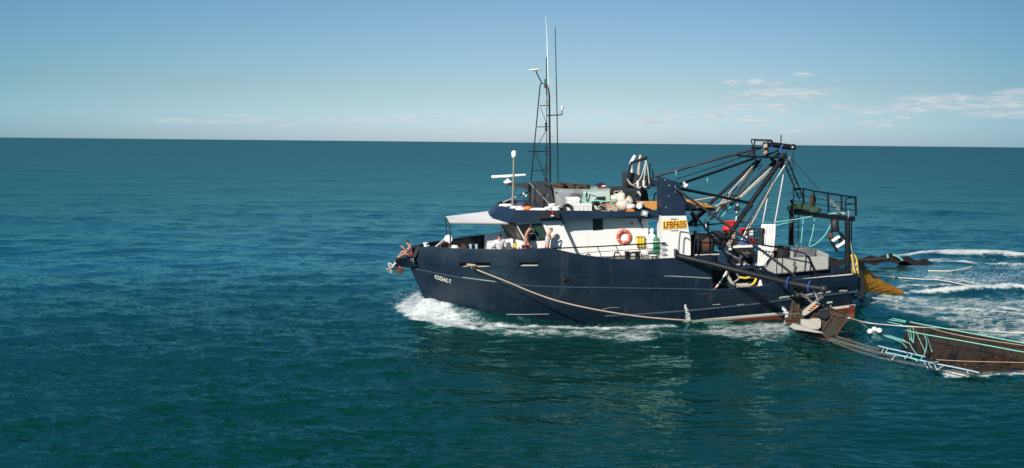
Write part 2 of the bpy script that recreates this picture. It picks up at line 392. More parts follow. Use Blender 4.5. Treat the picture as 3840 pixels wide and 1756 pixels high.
def rowpt(t, x0, b, z, xend=XST):
    x = x0 + (xend - x0) * t; return (x, b(x), z(x))
def hull_rings():
    rings = []
    for t in xs:
        r = []
        for x0, b, z in ((XTIP, bS, zS), (-10.15, bK, zK), (-10.1, bB, zB)):
            x, y, zz = rowpt(t, x0, b, z)
            if z is not zS:                                     # keep the step of the bulwark upright
                xx = XTIP + (XST - XTIP) * t
                if xx > 0: x = xx; y = b(x); zz = z(x)
            r.append((x, y, zz))
        r.append(rowpt(t, -9.05, bW, lambda x: 0.0, XST - .1)); r.append(rowpt(t, -8.3, bL, lambda x: -1.3, XST - .5))
        rings.append([Vector((x, -y, z)) for x, y, z in r] + [Vector((x, y, z)) for x, y, z in reversed(r)])
    return rings
hr = hull_rings()
hb = MB(); n = len(hr[0]); hv = [p for r in hr for p in r]; hf = []
for k in range(len(hr) - 1):
    for i in range(n - 1):
        hf.append((k * n + i, k * n + i + 1, k * n + n + i + 1, k * n + n + i))
e = (len(hr) - 1) * n; hf.append(tuple(e + i for i in range(n)))
hb.add(hv, hf)
hull = hb.build('hull', 'navy', boat, smooth=True)
hbvh = BVHTree.FromPolygons(hv, hf)
def H(px, py, off=.01):
    d = Vector(RB @ raydir(px, py)).normalized(); loc, nrm, _, _ = hbvh.ray_cast(Vector(CB), d)
    if loc is None: return A(px, py, -3.2), Vector((0, -1, 0))
    if nrm.dot(d) > 0: nrm = -nrm
    return loc + nrm * off, nrm
def HP(l, off=.01, step=25):
    out = []
    for (x0, y0), (x1, y1) in zip(l, l[1:]):
        k = max(1, int(abs(x1 - x0) / step)); out += [H(x0 + (x1 - x0) * i / k, y0 + (y1 - y0) * i / k, off)[0] for i in range(k)]
    return out + [H(*l[-1], off)[0]]
# boot stripe and antifouling: bands laid on the plating
def band(top, bot, off, step=20):
    NVB = 10; rows = [HP([(x0 + (x1 - x0) * v / NVB, y0 + (y1 - y0) * v / NVB) for (x0, y0), (x1, y1) in zip(top, bot)], off, step) for v in range(NVB + 1)]
    m = min(len(r) for r in rows); return MB().loft([r[:m] for r in rows], False, False)
band([(2520, 1213), (2640, 1198), (2960, 1170), (3100, 1156), (3205, 1143)], [(2520, 1300), (2640, 1300), (2960, 1290), (3100, 1270), (3205, 1250)], .006).build('antifouling', 'antifoul', hull)
band([(2560, 1207), (2640, 1196), (2960, 1168), (3100, 1154), (3207, 1141)], [(2560, 1217), (2640, 1207), (2960, 1179), (3100, 1164), (3207, 1150)], .012).build('boot_stripe', 'boot', hull)
for pts, r, m in (([(1562, 988), (1723, 999), (1843, 1000), (1943, 1005), (2200, 1020), (2488, 1034), (2666, 1045)], .022, 'navy'),
                  ([(1560, 1010), (1640, 1025), (1740, 1044), (1867, 1059), (2000, 1073), (2150, 1078), (2600, 1084), (2664, 1087)], .032, 'strip'),
                  ([(2270, 1186), (2420, 1178), (2600, 1164), (2812, 1143), (2965, 1122), (3090, 1108), (3212, 1094)], .05, 'strip'),
                  ([(2490, 1035), (2600, 1040), (2666, 1044)], .028, 'alu'), ([(1735, 1040), (1800, 1049), (1860, 1056)], .02, 'alu'),
                  ([(1900, 1179), (1960, 1180), (2060, 1178)], .016, 'alu'), ([(2258, 1160), (2290, 1153), (2322, 1154)], .012, 'alu')):
    MB().tube(HP(pts, .0), r, 6).build('rub_rail', m, hull, smooth=True)
# draught marks, name
p0, p1 = H(1628, 1036, .012), H(1696, 1058, .012)
rt = p1[0] - p0[0]; upv = H(1655, 1035, .012)[0] - H(1665, 1060, .012)[0]
letter('KODIAK-T', H(1662, 1047, .018)[0], rt, upv, 74 / 78, .25).build('name_lettering', 'whitep', hull)
p0, p1 = H(3098, 1136, .015), H(3122, 1133, .015)
letter('3M4', H(3110, 1134, .015)[0], p1[0] - p0[0], (0, 0, 1), .30, .10).build('draught_mark', 'whitep', hull)
letter('4', H(3114, 1146, .015)[0], p1[0] - p0[0], (0, 0, 1), .06, .08).build('draught_mark', 'whitep', hull)
# openings in the plating: a raised frame, a black band painting the recess's shade and a pale sill
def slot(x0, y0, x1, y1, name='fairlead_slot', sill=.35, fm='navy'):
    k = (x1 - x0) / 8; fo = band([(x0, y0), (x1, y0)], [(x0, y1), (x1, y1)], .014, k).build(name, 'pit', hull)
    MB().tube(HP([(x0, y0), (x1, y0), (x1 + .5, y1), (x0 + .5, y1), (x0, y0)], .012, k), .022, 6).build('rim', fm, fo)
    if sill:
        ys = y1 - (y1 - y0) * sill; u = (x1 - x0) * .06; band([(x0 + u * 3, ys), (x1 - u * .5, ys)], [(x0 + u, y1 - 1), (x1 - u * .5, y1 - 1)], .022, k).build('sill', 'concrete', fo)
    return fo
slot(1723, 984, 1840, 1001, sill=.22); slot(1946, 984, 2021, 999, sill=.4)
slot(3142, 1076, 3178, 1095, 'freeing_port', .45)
for x0, x1, ya in ((2920, 2974, 1113), (3012, 3046, 1105), (3064, 3114, 1097)):
    MB().prism([H(x0 + 6, ya, .012)[0], H(x1, ya - 6, .012)[0], H(x1, ya - 1, .012)[0], H(x0, ya + 6, .012)[0]], H(x0, ya, .03)[0] - H(x0, ya, 0)[0]).build('freeing_port', 'concrete', hull)
c, nr = H(2125, 1055, .0)
po = MB().torus(c + nr * .01, nr, .13, .035, 20, 8).build('porthole', 'black', hull, smooth=True)
MB().lathe(c + nr * .008, nr, [(0, .12), (.012, .12)], 16).build('glass', 'glass', po)
for x, y in ((2279, 1067), (2296, 1182), (2243, 1187), (2531, 980), (2550, 1003), (2125, 1163), (2225, 1185), (2240, 1196)):
    c, nr = H(x, y, 0); MB().lathe(c, nr, [(0, .035), (.02, .03)], 8).build('drain_outlet', 'dgrey', hull)
for x0, y0, y1 in ((2762, 1110, 1140), (2838, 1095, 1140), (2910, 1075, 1130)):
    MB().tube(HP([(x0, y0), (x0 + 1, y1)], .0, 1), .018, 6).build('weld_seam', 'navyhouse', hull)
for x0, x1, y in ((2673, 2701, 1143), (2764, 2790, 1143)):
    MB().tube([H(x0, y, .01)[0], H(x1, y - 2, .01)[0]], .02, 6).build('step_bar', 'alu', hull)

# bulwark inner face, capping and decks
ZD, ZA = 3.1, 1.38
XB = 3.95                                                   # where the raised deck ends
for sgn in (-1, 1):
    inn, cap = MB(), MB(); ring = []; rc = []
    for t in xs[3:]:
        x = XTIP + (XST - XTIP) * t; b = max(.03, bS(x) - .09); zt = zS(x); zb = min(zt - .02, ZD if x < XB else ZA)
        bo = bS(x)
        ring.append([V(x, sgn * b, zt), V(x, sgn * b, zb)])
        rc.append([V(x, sgn * (b - .03), zt - .015), V(x, sgn * (bo + .02), zt - .015), V(x, sgn * (bo + .02), zt + .025), V(x, sgn * (b - .03), zt + .025)])
    inn.loft(ring, False, False).build('bulwark_lining', 'blackm', boat); cap.loft(rc).build('bulwark_capping', 'navyhouse', boat)
for x0, x1, z, name, m in ((-9.6, XB, ZD, 'raised_deck', 'deck'), (XB, XST, ZA, 'working_deck', 'deckd')):
    sx = np.linspace(x0, x1, 40); mb = MB()
    mb.loft([[V(x, -max(.02, bS(x) - .1), z), V(x, max(.02, bS(x) - .1), z), V(x, max(.02, bS(x) - .1), z - .06), V(x, -max(.02, bS(x) - .1), z - .06)] for x in sx]); mb.build(name, m, boat)
MB().box((XB + .05, 0, (ZD + ZA) / 2 - .05), (.08, 6.2, ZD - ZA)).build('deck_bulkhead', 'navyhouse', boat)
for l in ([(3012, 1047), (3100, 1038), (3196, 1029)], [(2606, 957), (2616, 956)], [(2624, 957), (2697, 954)]):
    MB().tube([A(a, b, -3.1) for a, b in l], .035, 6).build('pale_capping', 'cream', boat)
# anchor platform at the stem
pl = [A(1545, 955, 0), A(1488, 967, 0), A(1481, 977, 0), A(1493, 991, 0), A(1533, 1004, 0), A(1566, 990, 0)]
pb = MB(); w = [.62, .34, .25, .3, .12, .55]
pb.loft([[p + V(0, -q, 0) for p, q in zip(pl, w)], [p + V(0, q, 0) for p, q in zip(pl, w)]]); pb.build('bow_platform', 'navy', boat)
MB().loft([[A(1543, 958, 0) + V(0, s, 0), A(1562, 922, 0) + V(.05, s * .6, 0), A(1566, 922, 0) + V(.1, s * .6, 0), A(1552, 960, 0) + V(.1, s, 0)] for s in (-.5, .5)]).build('stem_plate', 'blackm', boat)
MB().tube([A(1540, 977, -.5), A(1545, 969, -.55), A(1551, 972, -.6), A(1550, 984, -.6)], .03, 6).build('bow_fairlead', 'alu', boat)
# stern: roller and apron behind the transom
MB().loft([[A(3214, 1010, y), A(3232, 1010, y), A(3244, 1095, y), A(3240, 1112, y), A(3222, 1120, y), A(3214, 1080, y)] for y in (-2.6, 2.6)]).build('stern_roller', 'rubber', boat)

# ------------------------------------------------------------------ wheelhouse and deckhouse
WY, HY, FY = -2.5, -2.02, -2.75
def side(pix, y, y2, name, m, parent=None):
    p = P(pix, y); return MB().prism(p, (0, y2 - y, 0)).build(name, m, parent or boat)
wf_t, wf_b = A(1932, 836, WY), A(1968, 903, WY)              # front pillar
fr_t, fr_b = A(1876, 832, -.75), A(1909, 890, -.75)          # inner edge of the angled front window
wa_t, wa_b = A(2098, 812, WY), A(2166, 965, WY)
def mir(p): return V(p.x, -p.y, p.z)
zt = wf_t.z + .12; zbm = ZD
ext = lambda a, b, z: a + (b - a) * ((z - a.z) / (b.z - a.z))
ringT = [ext(wf_t, wf_b, zt), ext(fr_t, fr_b, zt)]; ringM = [wf_b, fr_b]
ringB = [V(wf_b.x + .02, WY, zbm), V(fr_b.x - .05, -.75, zbm)]
whouse = MB()
aT, aM, aB = ext(wa_t, wa_b, zt), ext(wa_t, wa_b, wf_b.z), ext(wa_t, wa_b, zbm)
full = lambda q, aft: [aft] + q + [mir(p) for p in reversed(q)] + [mir(aft)]
whouse.loft([full(ringB, aB), full(ringM, aM), full(ringT, aT)])
wheel = whouse.build('wheelhouse', 'white', boat)
side([(2085, 812), (2431, 806), (2431, 957), (2300, 962), (2085, 962)], HY, -HY, 'deckhouse', 'white')
# aft deckhouse's aft pillar bracket and dark doorway panel
side([(2387, 812), (2413, 811), (2404, 832), (2412, 860)], HY - .05, HY - .01, 'bracket', 'navyhouse')
side([(2223, 821), (2261, 819), (2261, 862), (2224, 865)], HY - .02, HY + .02, 'vent_opening', 'dgrey')
side([(2097, 834), (2106, 828), (2115, 829), (2116, 872)], WY + .02, WY + .30, 'quarter_window', 'dgrey')
MB().tube([A(2370, 838, HY), A(2370, 838, HY - .12)], .05, 8).build('vent_pipe', 'dgrey', boat)
MB().tube([A(2340, 858, HY), A(2339, 860, HY - .1), A(2341, 866, HY - .1)], .02, 6).build('lifebuoy_hook', 'alu', boat)
# windows
def window(poly, nrm, name='window', pane='glass', curtain=None, parent=wheel, fr=.055, mull=()):
    nrm = Vector(nrm).normalized(); poly = [Vector(p) for p in poly]
    wo = MB().prism([p + nrm * .006 for p in poly], nrm * .008).build(name, 'dgrey', parent)
    c = sum(poly, Vector()) / len(poly)
    inset = [p + (c - p) * .10 for p in poly]
    f = MB(); n = len(poly)
    f.add([p + nrm * .016 for p in poly] + [p + nrm * .05 for p in poly] + [p + nrm * .05 for p in inset] + [p + nrm * .016 for p in inset],
          [(k * n + i, k * n + (i + 1) % n, ((k + 1) % 4) * n + (i + 1) % n, ((k + 1) % 4) * n + i) for k in range(4) for i in range(n)])
    f.build('frame', 'dgrey', wo)
    if curtain is not None: curtain(wo, nrm)
    MB().add([p + nrm * .042 for p in inset], [tuple(range(n))]).build('pane', pane, wo)
    for a, b in mull: MB().tube([Vector(a) + nrm * .05, Vector(b) + nrm * .05], .018, 6).build('mullion', 'alu', wo)
    return wo
def curt(wo, nrm):
    a, b, c, d = A(2003, 851, WY), A(2034, 848, WY), A(2046, 892, WY), A(2021, 896, WY); m = MB(); K = 24; vs = []
    for i in range(K + 1):
        u = i / K; o = nrm * (.026 + .010 * math.sin(i * 1.9)); vs += [a.lerp(b, u) + o, d.lerp(c, u) + o]
    m.add(vs, [(2 * i, 2 * i + 2, 2 * i + 3, 2 * i + 1) for i in range(K)]); m.build('curtain', 'curtain', wo, smooth=True)
window(P([(1938, 843), (2032, 837), (2057, 899), (1974, 904)], WY), (0, -1, 0), curtain=curt, mull=[(A(1988, 841, WY), A(2018, 898, WY)), (A(2000, 869, WY), A(1998, 877, WY)), (A(1985, 876, WY), A(2003, 876, WY))])
q = [wf_t, fr_t, fr_b, wf_b]; nf = (fr_t - wf_t).cross(wf_b - wf_t); nf = nf if nf.y < 0 else -nf
cc = sum(q, Vector()) / 4; fq = [p + (cc - p) * .06 for p in q]
window(fq, nf, pane='screen', mull=[(fq[0].lerp(fq[1], .42), fq[3].lerp(fq[2], .55))])
q2 = [mir(p) for p in q]; c2 = sum(q2, Vector()) / 4; window([p + (c2 - p) * .06 for p in q2], (nf.x, -nf.y, nf.z), pane='screen')
q3 = [fr_t, mir(fr_t), mir(fr_b), fr_b]; c3 = sum(q3, Vector()) / 4; n3 = (q3[1] - q3[0]).cross(q3[3] - q3[0]); n3 = n3 if n3.x < 0 else -n3
window([p + (c3 - p) * .06 for p in q3], n3, pane='screen', mull=[(q3[0].lerp(q3[1], .5), q3[3].lerp(q3[2], .5))])
# trunk cabin in front of the wheelhouse, stepped white lockers
tk = MB(); z1 = A(1910, 893, -1.6).z
tk.loft([[V(x, y, z) for x, y, z in ((A(1826, 935, -1.9).x, -1.9, ZD), (fr_b.x + .1, -1.95, ZD), (fr_b.x + .1, -1.85, z1 - .02), (A(1830, 903, -1.7).x, -1.75, z1 - .22))],
         [V(x, y, z) for x, y, z in ((A(1826, 935, -1.9).x, 1.6, ZD), (fr_b.x + .1, 1.95, ZD), (fr_b.x + .1, 1.85, z1 - .02), (A(1830, 903, -1.7).x, 1.5, z1 - .22))]])
tk.build('trunk_cabin', 'white', boat)
# roof: navy coaming with angled front facets round a sunken top deck
bt = [A(1837, 811, -.9), A(1904, 836, FY)]; tp = [A(1873, 771, -.9), A(1936, 789, FY)]
aft_b, aft_t = A(2470, 808.5, FY), A(2470, 796, FY)
midb, midt = A(2200, 822, FY), A(2200, 791, FY)
rb = [aft_b, midb, bt[1], bt[0]]; rt_ = [aft_t, midt, tp[1], tp[0]]
rb = rb + [mir(p) for p in reversed(rb)]; rt_ = rt_ + [mir(p) for p in reversed(rt_)]
def shrink(r, d): return [V(p.x + (d if p.x < -3 else 0), p.y - math.copysign(d, p.y), p.z) for p in r]
it = shrink(rt_, .07); ib = [p - V(0, 0, .34) for p in it]
MB().loft([rb, rt_, it, ib], False, True).add(rb, [(0, 1, 6, 7), (1, 2, 5, 6), (2, 3, 4, 5)]).build('roof_coaming', 'navyhouse', boat)
MB().add(ib, [(0, 1, 6, 7), (1, 2, 5, 6), (2, 3, 4, 5)]).build('roof_deck', 'charcoal', boat)
ZR = lambda x: float(np.interp(x, [p.x for p in (ib[3], ib[2], ib[1], ib[0])], [p.z for p in (ib[3], ib[2], ib[1], ib[0])]))
# black equipment box with a red beacon on the coaming
bx = side([(2017, 798), (2092, 796), (2098, 800), (2098, 817), (2022, 820), (2017, 816)], FY - .22, FY + .02, 'equipment_box', 'dgrey')
c = A(2073, 811, FY - .3)
MB().lathe(c, (0, 0, 1), [(0, .09), (.04, .09), (.045, .03)], 12).build('beacon_base', 'lamp', bx)
MB().lathe(c + V(0, 0, .05), (0, 0, 1), [(0, .05), (.16, .045), (.2, .02)], 12).build('beacon_lens', 'redlens', bx)
# awning over the foredeck
f0, f1, b0, b1 = A(1685, 835, -1.6), A(1670, 812, 1.5), A(1906, 838, FY), A(1834, 792, 2.3)
K = 10; vs = []
for i in range(K + 1):
    for j in range(K + 1):
        u, v = i / K, j / K; p = f0.lerp(b0, u).lerp(f1.lerp(b1, u), v); p.z += -.10 * math.sin(math.pi * u) * math.sin(math.pi * v) * 1 + .06 * math.sin(math.pi * v); vs.append(p)
aw = MB().add(vs + [p - V(0, 0, .015) for p in vs], [(i * (K + 1) + j, (i + 1) * (K + 1) + j, (i + 1) * (K + 1) + j + 1, i * (K + 1) + j + 1) for i in range(K) for j in range(K)]
              + [((K + 1) ** 2 + i * (K + 1) + j, (K + 1) ** 2 + i * (K + 1) + j + 1, (K + 1) ** 2 + (i + 1) * (K + 1) + j + 1, (K + 1) ** 2 + (i + 1) * (K + 1) + j) for i in range(K) for j in range(K)]).build('awning', 'canvas', boat, smooth='all')
MB().tube([f0.lerp(b0, i / 52) - V(0, .01, .025 + .022 * (i % 2)) for i in range(53)], .014, 5).build('lacing', 'rope', aw); MB().tube([f0 - V(0, 0, .06), b0 - V(0, 0, .06)], .015, 6).build('edge_pole', 'black', aw); MB().tube([f0 - V(0, 0, .02), f1 - V(0, 0, .02)], .022, 6).build('edge_pole', 'black', aw)
MB().tube([f0, V(f0.x + .05, f0.y, ZD)], .033, 8).build('awning_post', 'navyhouse', boat, smooth=True)
MB().tube([f1, V(f1.x + .05, f1.y, ZD)], .033, 8).build('awning_post', 'navyhouse', boat, smooth=True)

# ------------------------------------------------------------------ gantry towers
up = [(2481, 665), (2551, 686), (2555, 705), (2560, 737), (2570, 789), (2573, 808), (2481, 809)]
tower = side(up, -3.1, -2.24, 'gantry_tower', 'navyhouse')
side([(2481, 810.5), (2573, 809.5), (2585, 875), (2590, 897), (2590, 957), (2481, 974)], -3.1, -2.26, 'tower_base', 'white')
st = side([(2346, 645), (2404, 656), (2463, 678), (2463, 700), (2425, 700), (2434, 758), (2400, 758), (2405, 702), (2346, 712)], 2.0, 2.8, 'gantry_tower', 'navyhouse')
MB().loft([[A(2455, 682, y), A(2478, 682, y), A(2478, 702, y), A(2455, 698, y)] for y in (-2.3, 2.1)]).build('gantry_beam', 'navyhouse', boat)
sg = side([(2485.5, 829.5), (2574, 825.5), (2576, 855.5), (2486, 860.5)], -3.13, -3.103, 'registration_sign', 'signyel')
a, b = A(2485, 845, -3.132), A(2576, 840.5, -3.132)
letter('LFBF635', a.lerp(b, .5), b - a, (0, 0, 1), (b - a).length * .90, .31).build('lettering', 'maroon', sg)
side([(2514, 820), (2540, 819), (2540, 824), (2514, 825)], -3.12, -3.103, 'name_plate', 'alu')
MB().tube(P([(2514, 862), (2518, 865), (2540, 864), (2542, 861)], -3.14), .015, 6).build('grab_handle', 'alu', boat)
for pts, r in (([(2543, 948), (2548, 876), (2556, 868), (2600, 876)], .022), ([(2561, 948), (2564, 898), (2572, 891), (2588, 899)], .03)):
    MB().tube(smooth(P(pts, -3.16), 4), r, 6).build('grab_rail', 'alu', boat, smooth=True)
for x, y, r in ((2509, 696, .04), (2531, 698, .03), (2533, 705, .03), (2531, 720, .03), (2493, 675, .03), (2507, 735, .03), (2497, 778, .03)):
    MB().lathe(A(x, y, -3.1), (0, -1, 0), [(0, r), (.03, r)], 8).build('bolt', 'alu', tower)
# round lamp on the tower, flood lamp on the coaming
c = A(2563, 683, -2.9); d = (A(2574, 700, -3.0) - c).normalized()
lp = MB().lathe(c, d, [(0, .06), (.1, .07), (.16, .10)], 12).build('spotlight', 'tanpipe', boat); MB().lathe(c + d * .165, d, [(0, .10), (.1, .125), (.13, .1)], 12).build('lens', 'lens', lp, smooth=True)
c = A(2417, 800, FY - .18); fl = MB().box(c, (.30, .14, .28), Matrix.Rotation(.25, 3, 'Y')).build('floodlight', 'alu', boat)
MB().lathe(c + V(0, -.072, 0), (0, -1, 0), [(0, .10), (.03, .09)], 14).build('lens', 'lens', fl); side([(2402, 808), (2429, 795), (2431, 812), (2412, 816)], FY - .1, FY - .02, 'lamp_bracket', 'black')
# ------------------------------------------------------------------ mast pedestal, lattice mast, aerials, radar
def plan(pts, z): return [V(p.x, p.y, z) for p in pts]
pt, pbm = A(2011, 687, -.55), A(2003, 783, -.55); qt, qb = A(2062, 684, -.55), A(2082, 783, -.55); nt_, nb = A(1985, 688, -.2), A(1979, 783, -.2)
ped = MB().loft([[nb, pbm, qb, mir(qb), mir(pbm), mir(nb)], [nt_, pt, qt, mir(qt), mir(pt), mir(nt_)]]).build('mast_pedestal', 'charcoal', boat)
MB().tube(P([(2055, 729), (2053, 735), (2055, 743)], -.58), .012, 6).build('handle', 'alu', ped)
MB().loft([[p + V(0, s * .9, 0) for p in P([(1896, 694), (1985, 686), (1990, 717), (1984, 716), (1953, 703), (1927, 699)], 0)] for s in (-.35, .35)]).build('radar_shelf', 'charcoal', boat)
mast = MB().tube(P([(2063, 686), (2062, 560), (2060, 360), (2055, 318)], 0), [.05, .05, .045, .03], 8).build('lattice_mast', 'black', boat, smooth=True)
ms = MB()
for l, r in (([(1991, 682), (2026, 315)], .03), ([(2049, 682), (2051, 320)], .02), ([(2026, 315), (2052, 313)], .02), ([(2024, 397), (2060, 396)], .022), ([(2014, 477), (2060, 475)], .022), ([(1980, 569), (2058, 568)], .025), ([(1996, 640), (2058, 638)], .02),
             ([(2026, 403), (2048, 458)], .013), ([(2047, 491), (2004, 569)], .018), ([(2049, 488), (2006, 566)], .012), ([(2004, 574), (2046, 673)], .014), ([(2010, 572), (2052, 676)], .012)):
    ms.tube(P(l, 0), r, 6)
ms.build('lattice', 'black', mast)
def drum(px, py, h, r, m, caps='dgrey'):
    c = A(px, py, -.05); d = MB().lathe(c + V(0, 0, -h / 2), (0, 0, 1), [(0, r), (h * .15, r), (h * .16, r * .72), (h * .84, r * .72), (h * .85, r), (h, r)], 12).build('masthead_light', m, mast, smooth=True)
for py, m in ((475, 'rust'), (566, 'rust'), (635, 'rust')): drum(2048, py, .40, .075, 'dgrey')
MB().lathe(A(2046, 306, 0), (0, 0, 1), [(-.12, .08), (.12, .08)], 12).build('masthead_light', 'green', mast); MB().lathe(A(2046, 322, 0), (0, 0, 1), [(-.12, .075), (.09, .075)], 12).build('masthead_light', 'rust', mast)
MB().lathe(A(2050, 387, 0), (0, 0, 1), [(-.12, .06), (-.06, .05), (.06, .05), (.08, .065), (.12, .06)], 12).build('masthead_light', 'steel', mast)
MB().ball(A(2048, 674, 0), .1, (1, 1, .5)).build('mast_foot', 'black', mast)
MB().tube(P([(2010, 268), (2033, 315)], 0), .03, 6).build('dome_stem', 'black', mast)
MB().lathe(A(2007, 262, 0), (-.03, -.1, 1), [(-.06, .12), (-.03, .2), (0, .33), (.03, .32), (.05, .2), (.055, .05)], 18).build('antenna_dome', 'lamp', mast, smooth=True)
MB().tube(P([(2049, 434), (2108, 431)], 0), .028, 6).build('antenna_arm', 'black', mast)
MB().tube(P([(2108, 431), (2108, 414)], 0), .025, 6).build('sensor_stem', 'dgrey', mast); MB().lathe(A(2108, 411, 0), (0, 0, 1), [(0, .05), (.14, .06), (.17, .04)], 10).build('wind_sensor', 'lamp', mast); MB().tube(P([(2114, 408), (2114, 404)], 0), .03, 6).build('sensor_stem', 'redlens', mast)
MB().tube(P([(2099, 430), (2099, 410)], 0), .008, 5).build('stub_aerial', 'alu', mast); MB().tube(P([(2050, 430), (2048, 405)], 0), .01, 5).build('stub_aerial', 'alu', mast); MB().tube(P([(2055, 513), (2083, 511)], 0), .012, 5).build('stub_aerial', 'alu', mast)
MB().tube(P([(2057, 330), (2051, 128), (2046, 61)], 0), [.035, .022, .009], 6).build('whip_aerial', 'lamp', boat); MB().tube(P([(2050, 359), (2049, 215)], 0), [.03, .025], 6).build('whip_aerial', 'black', boat)
MB().tube(P([(2093, 695), (2089, 440), (2082, 102)], .4), [.028, .028, .018], 6).build('whip_aerial', 'black', boat)
rp = MB().tube(P([(1921, 785), (1925, 690), (1927, 592)], -1.4), .05, 8).build('satellite_mast', 'steel', boat, smooth=True)
MB().lathe(A(1928, 591, -1.4), (0, 0, 1), [(-.03, .06), (0, .1), (.06, .13), (.24, .13), (.31, .1), (.34, .04)], 16).build('satellite_dome', 'lamp', rp, smooth=True)
rd = MB().lathe(A(1905, 691, 0), (0, 0, 1), [(0, .14), (.05, .2), (.1, .24), (.17, .2), (.19, .1), (.27, .06)], 16).build('radar_turntable', 'lamp', boat, smooth=True)
a, b = A(1843, 664, 0), A(1972, 657, 0); MB().tube([a, a.lerp(b, .02), a.lerp(b, .98), b], [.05, .075, .075, .05], 10).build('scanner_bar', 'lamp', rd, smooth=True)
for l, y, r, m in (([(1885, 760), (1984, 719)], .6, .04, 'alu'), ([(1985, 686), (2063, 768)], -.7, .035, 'alu'), ([(1924, 690), (1952, 740)], -1.2, .008, 'alu'), ([(2036, 687), (2080, 712)], -.7, .03, 'charcoal'), ([(2079, 705), (2083, 765)], -1., .018, 'alu'), ([(2103, 724), (2108, 772)], -1., .03, 'alu')):
    MB().tube(P(l, y), r, 6).build('brace', m, boat)
tripod = MB()
for x in (1991, 2004, 2018): tripod.tube(P([(2006, 748), (x, 779)], -1.2), .02, 5)
tripod.tube(P([(2006, 752), (2006, 690)], -1.2), .03, 6).build('lamp_tripod', 'black', boat)
for x0, y0, x1, y1 in ((1964, 729, 1965, 772), (1973, 736, 1974, 782)):
    s = MB().tube(P([(x1, y1), (x0, y0)], -1.9), .018, 6).build('deck_lamp', 'black', boat); MB().lathe(A(x0, y0, -1.9), (0, 0, 1), [(-.03, .03), (.05, .06), (.07, .06)], 10).build('shade', 'lamp', s)
# funnel casing with exhausts and the davit
side([(2353, 700), (2353, 648), (2372, 648), (2410, 662), (2430, 658), (2440, 690), (2440, 706), (2400, 720)], .6, 1.9, 'funnel_casing', 'charcoal')
ex = MB().tube(P([(2369, 655), (2366, 612), (2374, 598), (2382, 584)], 1.3), [.095, .095, .105, .09], 10).build('exhaust_pipe', 'canvas', boat, smooth=True)
MB().tube(P([(2394, 660), (2397, 612), (2399, 597), (2403, 582)], 1.6), [.085, .085, .09, .075], 10).build('exhaust_pipe', 'tanpipe', boat, smooth=True)
MB().tube(P([(2351, 712), (2353, 672), (2367, 611), (2421, 594)], .3), .075, 8).build('davit', 'black', boat, smooth=True); MB().ball(A(2421, 593, .3), .1).build('davit_head', 'black', boat, smooth=True)
MB().tube(P([(2437, 672), (2437, 612)], .8), .03, 6).build('stub_aerial', 'black', boat); MB().tube(P([(2449, 664), (2447, 634)], .8), .035, 6).build('stub_aerial', 'black', boat)
for l, y in (([(2452, 760), (2454, 730), (2462, 722)], 2.),): MB().tube(P(l, y), .04, 6).build('roof_rail', 'black', boat)

# ------------------------------------------------------------------ side rails, bollards, fairleads
RY = -3.2
for l, r in (([(2062, 932), (2120, 930), (2250, 924.5), (2380, 917), (2496, 911)], .034), ([(2150, 954), (2230, 945.5), (2360, 938), (2494, 930.5)], .016), ([(2296, 960.5), (2380, 956), (2495, 948.5)], .016)):
    MB().tube(P(l, RY), r, 6).build('side_rail', 'black', boat, smooth=True)
for x0, y0, x1, y1 in ((2240, 925, 2256, 964), (2308, 921, 2335, 973), (2390, 917, 2414, 974)):
    MB().tube([A(x0, y0, RY), A(x1, y1, RY + .1)], .02, 6).build('stanchion', 'black', boat)
for y in (911, 930, 948.5):
    MB().tube(P([(2494, y), (2503, y + 8), (2484, y + 10)], RY + .05), .02, 6).build('rail_bracket', 'alu', boat)
for x in (2352, 2391):
    c = A(x, 976, -3.1); MB().lathe(c, (0, 0, 1), [(0, .12), (.36, .11), (.37, .14), (.41, .14), (.42, .1)], 14).build('mooring_bollard', 'black', boat, smooth=True)
MB().tube(smooth(P([(2361, 978), (2362, 955), (2370, 948), (2385, 949), (2396, 957), (2397, 978)], -3.2), 5), .05, 8).build('mooring_fairlead', 'black', boat, smooth=True)
MB().tube(smooth(P([(2304, 978), (2304, 956), (2307, 948), (2314, 947), (2319, 951)], -3.15), 4), .035, 8).build('vent_pipe', 'black', boat, smooth=True)
MB().torus(A(2206, 961, -3.22), (0, 1, .15), .1, .03, 20, 8, 0, 2 * math.pi).build('mooring_eye', 'black', boat, smooth=True)
side([(2535, 938), (2541, 937), (2541, 965), (2535, 966)], -3.45, -3.1, 'boom_bracket', 'black')

# ------------------------------------------------------------------ stern trawl rig
fr = MB()
def pipe(l, r, y=None, name='rig_pipe', m='black', n=8, parent=None):
    pts = [A(a, b, (y if y is not None else c)) for (a, b, c) in [(q + (0,))[:3] for q in l]]
    return MB().tube(pts, r, n).build(name, m, parent or boat, smooth=True)
